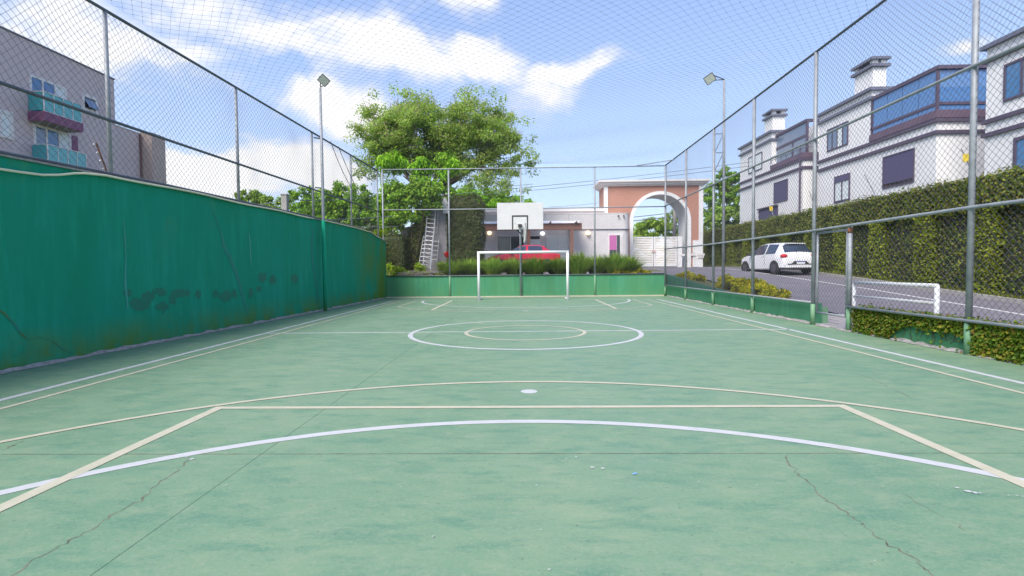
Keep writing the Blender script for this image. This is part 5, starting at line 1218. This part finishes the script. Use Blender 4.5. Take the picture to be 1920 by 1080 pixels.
ladder('lower ladder section fixed behind the long aluminium ladder', l3(785, 500, 25.15), l3(806, 502, 25.15), l3(794, 442, 25.75), l3(812, 440, 25.75), 8, .018)
ladder('short ladder piece hanging beside the long aluminium ladder', l3(810, 492, 25.7), l3(819, 492, 25.7), l3(812, 449, 25.9), l3(823, 449, 25.9), 5, .018)
ladder('thin upper ladder extension against the top of the grey tower', l3(815, 440, 25.95), l3(819, 440, 25.95), l3(817, 392, 26.0), l3(822, 392, 26.0), 6, .012)
q = P(838, 477, Y=25.2)
T = thing('red_flower_bush', 'small cluster of red flowers at the foot of the dark topiary', 'flower', (q[0], 25.2, 1))
obj('stem', MB().tube([(q[0], 25.2, .9), tuple(q)], .02, 6), M['bark'], T); pts, nn = clumped([q], [.10], 160, 1, .2); V, F = leaves(pts, .10, .8, nn, .6); npobj('petals', V, F, M['leaf_red'], T)
# bushes and grasses of the bed behind the goal
def ground_bed(x, y): return ground_z(x, y)
for lab, u, v, ru, rv, Y in (('round yellow-green bush in the corner by the teal wall', 735, 510, 19, 15, 23.75), ('wide yellow-green bush at the foot of the ladders', 780, 510, 26, 15, 23.7), ('yellow-green bush just before the red flowers', 829, 507, 17, 17, 23.9)):
    e = el(u, v, ru, rv, Y, .4); bushy('garden_bush', lab, 'bush', [e, (e[0]+.1, e[1], e[2]-.1, e[3], e[4], e[5])], 1800, .085, M['leaf_bush'], .55, base=(e[0], e[1], .9), group='bushes in the bed behind the goal', surf=.5)
mb = MB()
DR = thing('dry_branches', 'pale dry stems spilling over the low wall below the ladders', 'plant', (-4.9, 23.35, .95))
for k in range(80):
    x = rng.choice([-5.15, -4.35])+rng.normal()*.3; a = rng.uniform(-.6, 3.7); l_ = rng.uniform(.2, .55); z = .98+rng.random()*.15
    mb.tube([(x, 23.35, z), (x+math.cos(a)*l_*.5, 23.25+rng.normal()*.08, z+.1*rng.random()), (x+math.cos(a)*l_, 23.2+rng.normal()*.1, z-.08*rng.random())], [.009, .008, .004], 4)
obj('stem', mb, M['dry'], DR)['kind'] = 'stuff'
def grass_clump(label, x, y, h, spread, n):
    z0 = ground_z(x, y); T = thing('grass_clump', label, 'ornamental grass', (x, y, z0), 'ornamental grass clumps behind the goal')
    a = rng.random(n)*6.283; r0 = rng.random(n)*.30; L_ = h*(.65+.6*rng.random(n)); out = spread*rng.random(n)**.7
    d = np.stack([np.cos(a), np.sin(a), 0*a], 1); b = np.array([x, y, z0-.05])+d*r0[:, None]
    side = np.stack([-np.sin(a), np.cos(a), 0*a], 1); V = []; w0 = .019
    for t, wz in ((0, 1), (.35, 1.1), (.7, .8), (1, .08)):
        c = b+d*(out*t**1.8)[:, None]+np.array([0, 0, 1.])*(L_*(t-.32*t**3*(out/spread)))[:, None]; V += [c-side*w0*wz, c+side*w0*wz]
    V = np.stack(V, 1).reshape(-1, 3); i = np.arange(n)[:, None]*8
    F = np.concatenate([i+np.array([[2*k, 2*k+1, 2*k+3, 2*k+2]]) for k in range(3)], 1).reshape(-1, 4)
    npobj('blades', V, F, M['blade'], T)
GC = [(848, 'thin grass clump right behind the white goal post and topiary'), (880, 'grass clump before the dark topiary'), (925, 'grass clump below the bonnet of the red car'), (965, 'grass clump below the front door of the red car'), (1005, 'grass clump below the rear door of the red car'), (1045, 'grass clump behind the tail of the red car'), (1085, 'broad grass clump below the brown pergola post'), (1120, 'grass clump between pergola post and pink door'), (1152, 'broad tall grass clump below the pink door'), (1180, 'grass clump spreading before the driveway gate')]
for k, (px, lab) in enumerate(GC):
    Y = 23.9+.5*(k % 2); x = P(px, 500, Y=Y)[0]; grass_clump(lab, x, Y, .92+.12*(k in (8, 6))+.08*rng.random()-.05*(k < 6), .85+.15*rng.random(), 640)
    if k > 0: grass_clump(lab.replace('grass clump', 'rear grass clump'), x+rng.normal()*.15, Y+.7, .88+.1*(k > 5), .7, 450)
# duranta (golden) along the banks
def duranta(label, x, y, rx, ry, h, n):
    z = ground_z(x, y); h *= .78; bushy('golden_bush', label, 'bush', [(x, y, z+h*.45, rx, ry, h*.6)], n*2, .085, M['leaf_duranta'], .6, base=(x, y, z), group='golden clipped bushes by the low walls', surf=.55, jit=.9)
for x, y, rx, ry, h, n, lab in ((4.3, 23.6, .55, .35, .3, 900, 'low golden bush behind the far wall before the gate leaf'), (5.3, 23.6, .55, .35, .35, 1000, 'low golden bush behind the far wall beside its corner post'), (6.9, 22.2, .35, .7, .32, 800, 'low golden bush just round the corner of the far fence'), (6.85, 20.6, .25, .4, .3, 500, 'small golden bush on the bank between corner and flood light pole'),
                            (6.9, 17.6, .38, .6, .62, 1300, 'upright golden bush at the foot of the flood light pole'), (6.95, 16.4, .42, .6, .62, 1500, 'golden bush in front of the flood light pole'), (6.85, 15.3, .38, .6, .52, 1400, 'golden bush between flood light pole and the white car'), (6.8, 14.2, .36, .5, .42, 1200, 'last golden bush before the court gate'),
                            (7.0, 8.4, .35, 1.2, .20, 1500, 'low golden hedge strip along the road past the white guard rail')):
    duranta(lab, x, y, rx, ry, h, n)

# ivy-covered hedge wall along the road
HD = thing('hedge_wall', 'long creeper-covered wall with leafy pilasters between road and white houses', 'hedge', (14.6, 24, .5))
HT = 4.03; y0, y1 = 7.0, 46.0
def strip(xf, ya, yb, za, zb, dens, nrm, out):
    """points over a vertical face x = xf (za may follow the road)"""
    n = int((yb-ya)*2.9*dens); y = ya+(yb-ya)*rng.random(n); lo = np.array([road_z(q)+za if za is not None else 0 for q in y]); z = lo+(zb-lo)*rng.random(n); out.append((np.stack([np.full(n, xf), y, z], 1), np.tile(nrm, (n, 1))))
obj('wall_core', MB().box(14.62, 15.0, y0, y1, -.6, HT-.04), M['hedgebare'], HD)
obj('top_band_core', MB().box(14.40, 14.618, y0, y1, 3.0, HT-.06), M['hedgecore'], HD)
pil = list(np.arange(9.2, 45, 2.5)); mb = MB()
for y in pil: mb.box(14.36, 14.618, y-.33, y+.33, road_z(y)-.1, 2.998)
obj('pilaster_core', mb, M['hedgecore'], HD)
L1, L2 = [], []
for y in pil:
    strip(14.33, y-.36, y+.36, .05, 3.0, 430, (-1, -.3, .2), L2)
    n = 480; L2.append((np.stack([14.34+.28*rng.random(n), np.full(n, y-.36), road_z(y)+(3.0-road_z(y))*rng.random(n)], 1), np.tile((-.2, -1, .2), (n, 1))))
strip(14.54, y0, y1, .0, 3.0, 210, (-1, -.2, .2), L1)
n = 26000; y = y0+(y1-y0)*rng.random(n)
L1.append((np.stack([14.36+rng.normal(size=n)*.03, y, 2.95+(HT-2.95)*rng.random(n)+.06*np.sin(y*2.1)*0], 1), np.tile((-1, -.2, .3), (n, 1))))
n = 8000; y = y0+(y1-y0)*rng.random(n); L1.append((np.stack([14.36+.7*rng.random(n), y, HT+.05*np.sin(y*1.7)+.03*np.sin(y*5.1)+rng.normal(size=n)*.035], 1), np.tile((0, -.2, 1), (n, 1))))
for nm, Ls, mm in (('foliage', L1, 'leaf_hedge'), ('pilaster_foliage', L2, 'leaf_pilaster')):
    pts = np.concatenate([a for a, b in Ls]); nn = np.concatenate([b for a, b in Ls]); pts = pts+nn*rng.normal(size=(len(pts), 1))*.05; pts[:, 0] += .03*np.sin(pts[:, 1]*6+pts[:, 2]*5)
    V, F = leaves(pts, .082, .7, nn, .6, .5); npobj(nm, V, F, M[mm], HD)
# grass verge under the hedge
n = 12000; y = 8+36*rng.random(n); x = 14.1+.45*rng.random(n); zz = np.array([road_z(q)+.06 for q in y])
V, F = leaves(np.stack([x, y, zz], 1), .13, .2, (0, 0, 0), 1.0, -.8); vg = npobj('verge_grass', V, F, M['leaf_hedge']); vg['kind'] = 'stuff'
# creeper over the near low wall
CR = thing('wall_creeper', 'dense leafy creeper hanging over the low green wall by the gate', 'creeper', (6.2, 7, .2))
def creeper_keep(y, z):
    gapn = np.sin(y*2.3+1.0)*.5+np.sin(y*5.1+z*9)*.25+np.sin(y*11-z*14)*.15
    low = np.clip((.40-z)/.40, 0, 1); bare = np.exp(-((y-8.35)/.55)**2)*1.0+np.exp(-((y-7.65)/.32)**2)*.9
    return (bare*low*1.3+gapn*.18*low) < .42
n = 22000; y = -1+10.95*rng.random(n); z = .02+.46*rng.random(n); ok = creeper_keep(y, z)|(rng.random(n) < .02); y, z = y[ok], z[ok]
p1_ = np.stack([6.20-.05*rng.random(len(y)), y, z], 1)
n = 3500; y = -1+10.95*rng.random(n); p2_ = np.stack([6.14+.3*rng.random(n), y, .47+rng.normal(size=n)*.025], 1)
V, F = leaves(np.concatenate([p1_, p2_]), .048, .75, np.concatenate([np.tile((-1, 0, .4), (len(p1_), 1)), np.tile((-.2, 0, 1), (len(p2_), 1))]), .6, .5); npobj('foliage', V, F, M['leaf_creeper'], CR)
mb = MB()
for k in range(34):
    y = rng.uniform(6.4, 9.9); pts = [(6.205, y, .46)]; z = .46
    for s_ in range(6): y += rng.normal()*.06; z -= rng.uniform(.03, .09); pts.append((6.205, y, max(.03, z)))
    mb.tube(pts, [.005]*6+[.002], 4)
obj('stem', mb, M['bark'], CR)['kind'] = 'stuff'
# tuft growing out of the teal wall's far corner
q = P(712, 436, Y=22.3); V, F = leaves(np.array([q])+rng.normal(size=(160, 3))*np.array([.13, .1, .06]), .14, .3, (0, 0, 1), 1, -.3)
T = thing('wall_weed', 'small leafy weed growing on the far end of the teal wall', 'weed', q); npobj('leaves', V, F, M['leaf_bush'], T)

# trees beyond
def far_tree(label, els, n, size, m, base_uv, Y, trunk=.14, nc=None, name='tree', grp='trees beyond the court'):
    n = int(n*1.9); b = P(*base_uv, Y=Y); b = (b[0], Y, 1.0); T = thing(name, label, 'tree', b, grp)
    nc = nc or max(30, n//70); cs = in_ellipsoids(els, nc, .45); rad = np.mean([min(e[3:6]) for e in els])*.28
    branch_tree(T, b, cs[:40], M['bark'], trunk, max(1.2, np.min(cs[:, 2])-1.0+.4), .03)
    pts, nn = clumped(cs, rng.uniform(.6, 1.35, nc)*rad, n//nc, .7, .2); pts[:, 2] = np.maximum(pts[:, 2], 1.2)
    V, F = leaves(pts, size, .45, nn, .9, .4); npobj('crown', V, F, m, T); return T
far_tree('thin yellowish tree behind the wall next to the second fence post', [el(470, 385, 40, 36, 42), el(500, 390, 34, 34, 42), el(445, 395, 25, 30, 42)], 3600, .26, M['leaf_far'], (470, 500), 42)
far_tree('bushy mid green tree behind the concrete post', [el(555, 400, 55, 42, 44), el(590, 385, 40, 36, 44)], 4200, .27, M['leaf_mid'], (555, 500), 44)
far_tree('tall bushy tree behind the flood light pole of the teal wall', [el(640, 378, 55, 40, 40), el(660, 400, 55, 45, 40), el(620, 400, 40, 40, 40)], 5200, .26, M['leaf_mid'], (640, 500), 40)
far_tree('leafy tree behind the far corner of the teal wall', [el(700, 385, 45, 40, 36), el(735, 395, 40, 45, 36), el(690, 425, 60, 36, 36)], 5200, .24, M['leaf_mid'], (705, 500), 36)
far_tree('bright tree behind the topiary and the gatehouse roof', [el(900, 375, 55, 26, 50), el(950, 380, 50, 22, 50), el(870, 372, 40, 26, 50), el(985, 385, 22, 14, 50)], 5200, .30, M['leaf_lime'], (920, 500), 50)
bushy('undergrowth_bush', 'dark undergrowth in the gap behind the teal wall corner', 'bush', [el(690, 440, 60, 26, 31), el(640, 440, 40, 20, 31), el(740, 440, 30, 26, 31)], 3600, .16, M['leaf_dark'], .5, base=(P(690, 470, Y=31)[0], 31, 1.1))
bushy('undergrowth_bush', 'dark undergrowth low behind the long teal wall', 'bush', [el(560, 430, 60, 20, 36), el(620, 440, 40, 20, 36), el(480, 410, 50, 18, 38)], 3600, .18, M['leaf_mid'], .5, base=(P(560, 470, Y=36)[0], 36, 1.1))
far_tree('round woodland tree seen through the arch on its near side', [el(1225, 432, 34, 26, 62), el(1205, 445, 26, 20, 62)], 2600, .36, M['leaf_far'], (1225, 500), 62)
far_tree('taller woodland tree seen through the arch beside the pole', [el(1262, 420, 34, 38, 64), el(1285, 430, 22, 36, 64)], 2600, .36, M['leaf_far'], (1262, 500), 64)
far_tree('loose tall tree between the arch and the farthest white house', [el(1365, 340, 34, 32, 52), el(1350, 375, 34, 34, 52), el(1385, 360, 30, 40, 52), el(1335, 400, 24, 40, 52)], 4200, .30, M['leaf_mid'], (1365, 500), 52, .25)
far_tree('dense bushy tree low behind the hedge end by the arch', [el(1350, 410, 32, 26, 49), el(1380, 405, 30, 30, 49), el(1330, 430, 20, 30, 49)], 3200, .26, M['leaf_far'], (1355, 500), 49)
for k, (u, w, h, Y) in enumerate(((360, 90, 24, 75), (600, 110, 30, 80), (830, 120, 30, 85), (1060, 90, 16, 90), (1340, 60, 30, 95), (1180, 60, 20, 95))):
    far_tree(('hazy distant tree low beyond the mauve building', 'hazy distant tree behind the bushy mid green tree', 'hazy distant tree behind the loquat', 'hazy distant tree behind the gatehouse roof', 'hazy distant tree behind the hedge end', 'hazy distant tree behind the driveway gate')[k], [el(u, 470, w, h+30, Y), el(u+40, 480, w, h+20, Y)], 2400, .5, M['leaf_far'], (u, 500), Y)
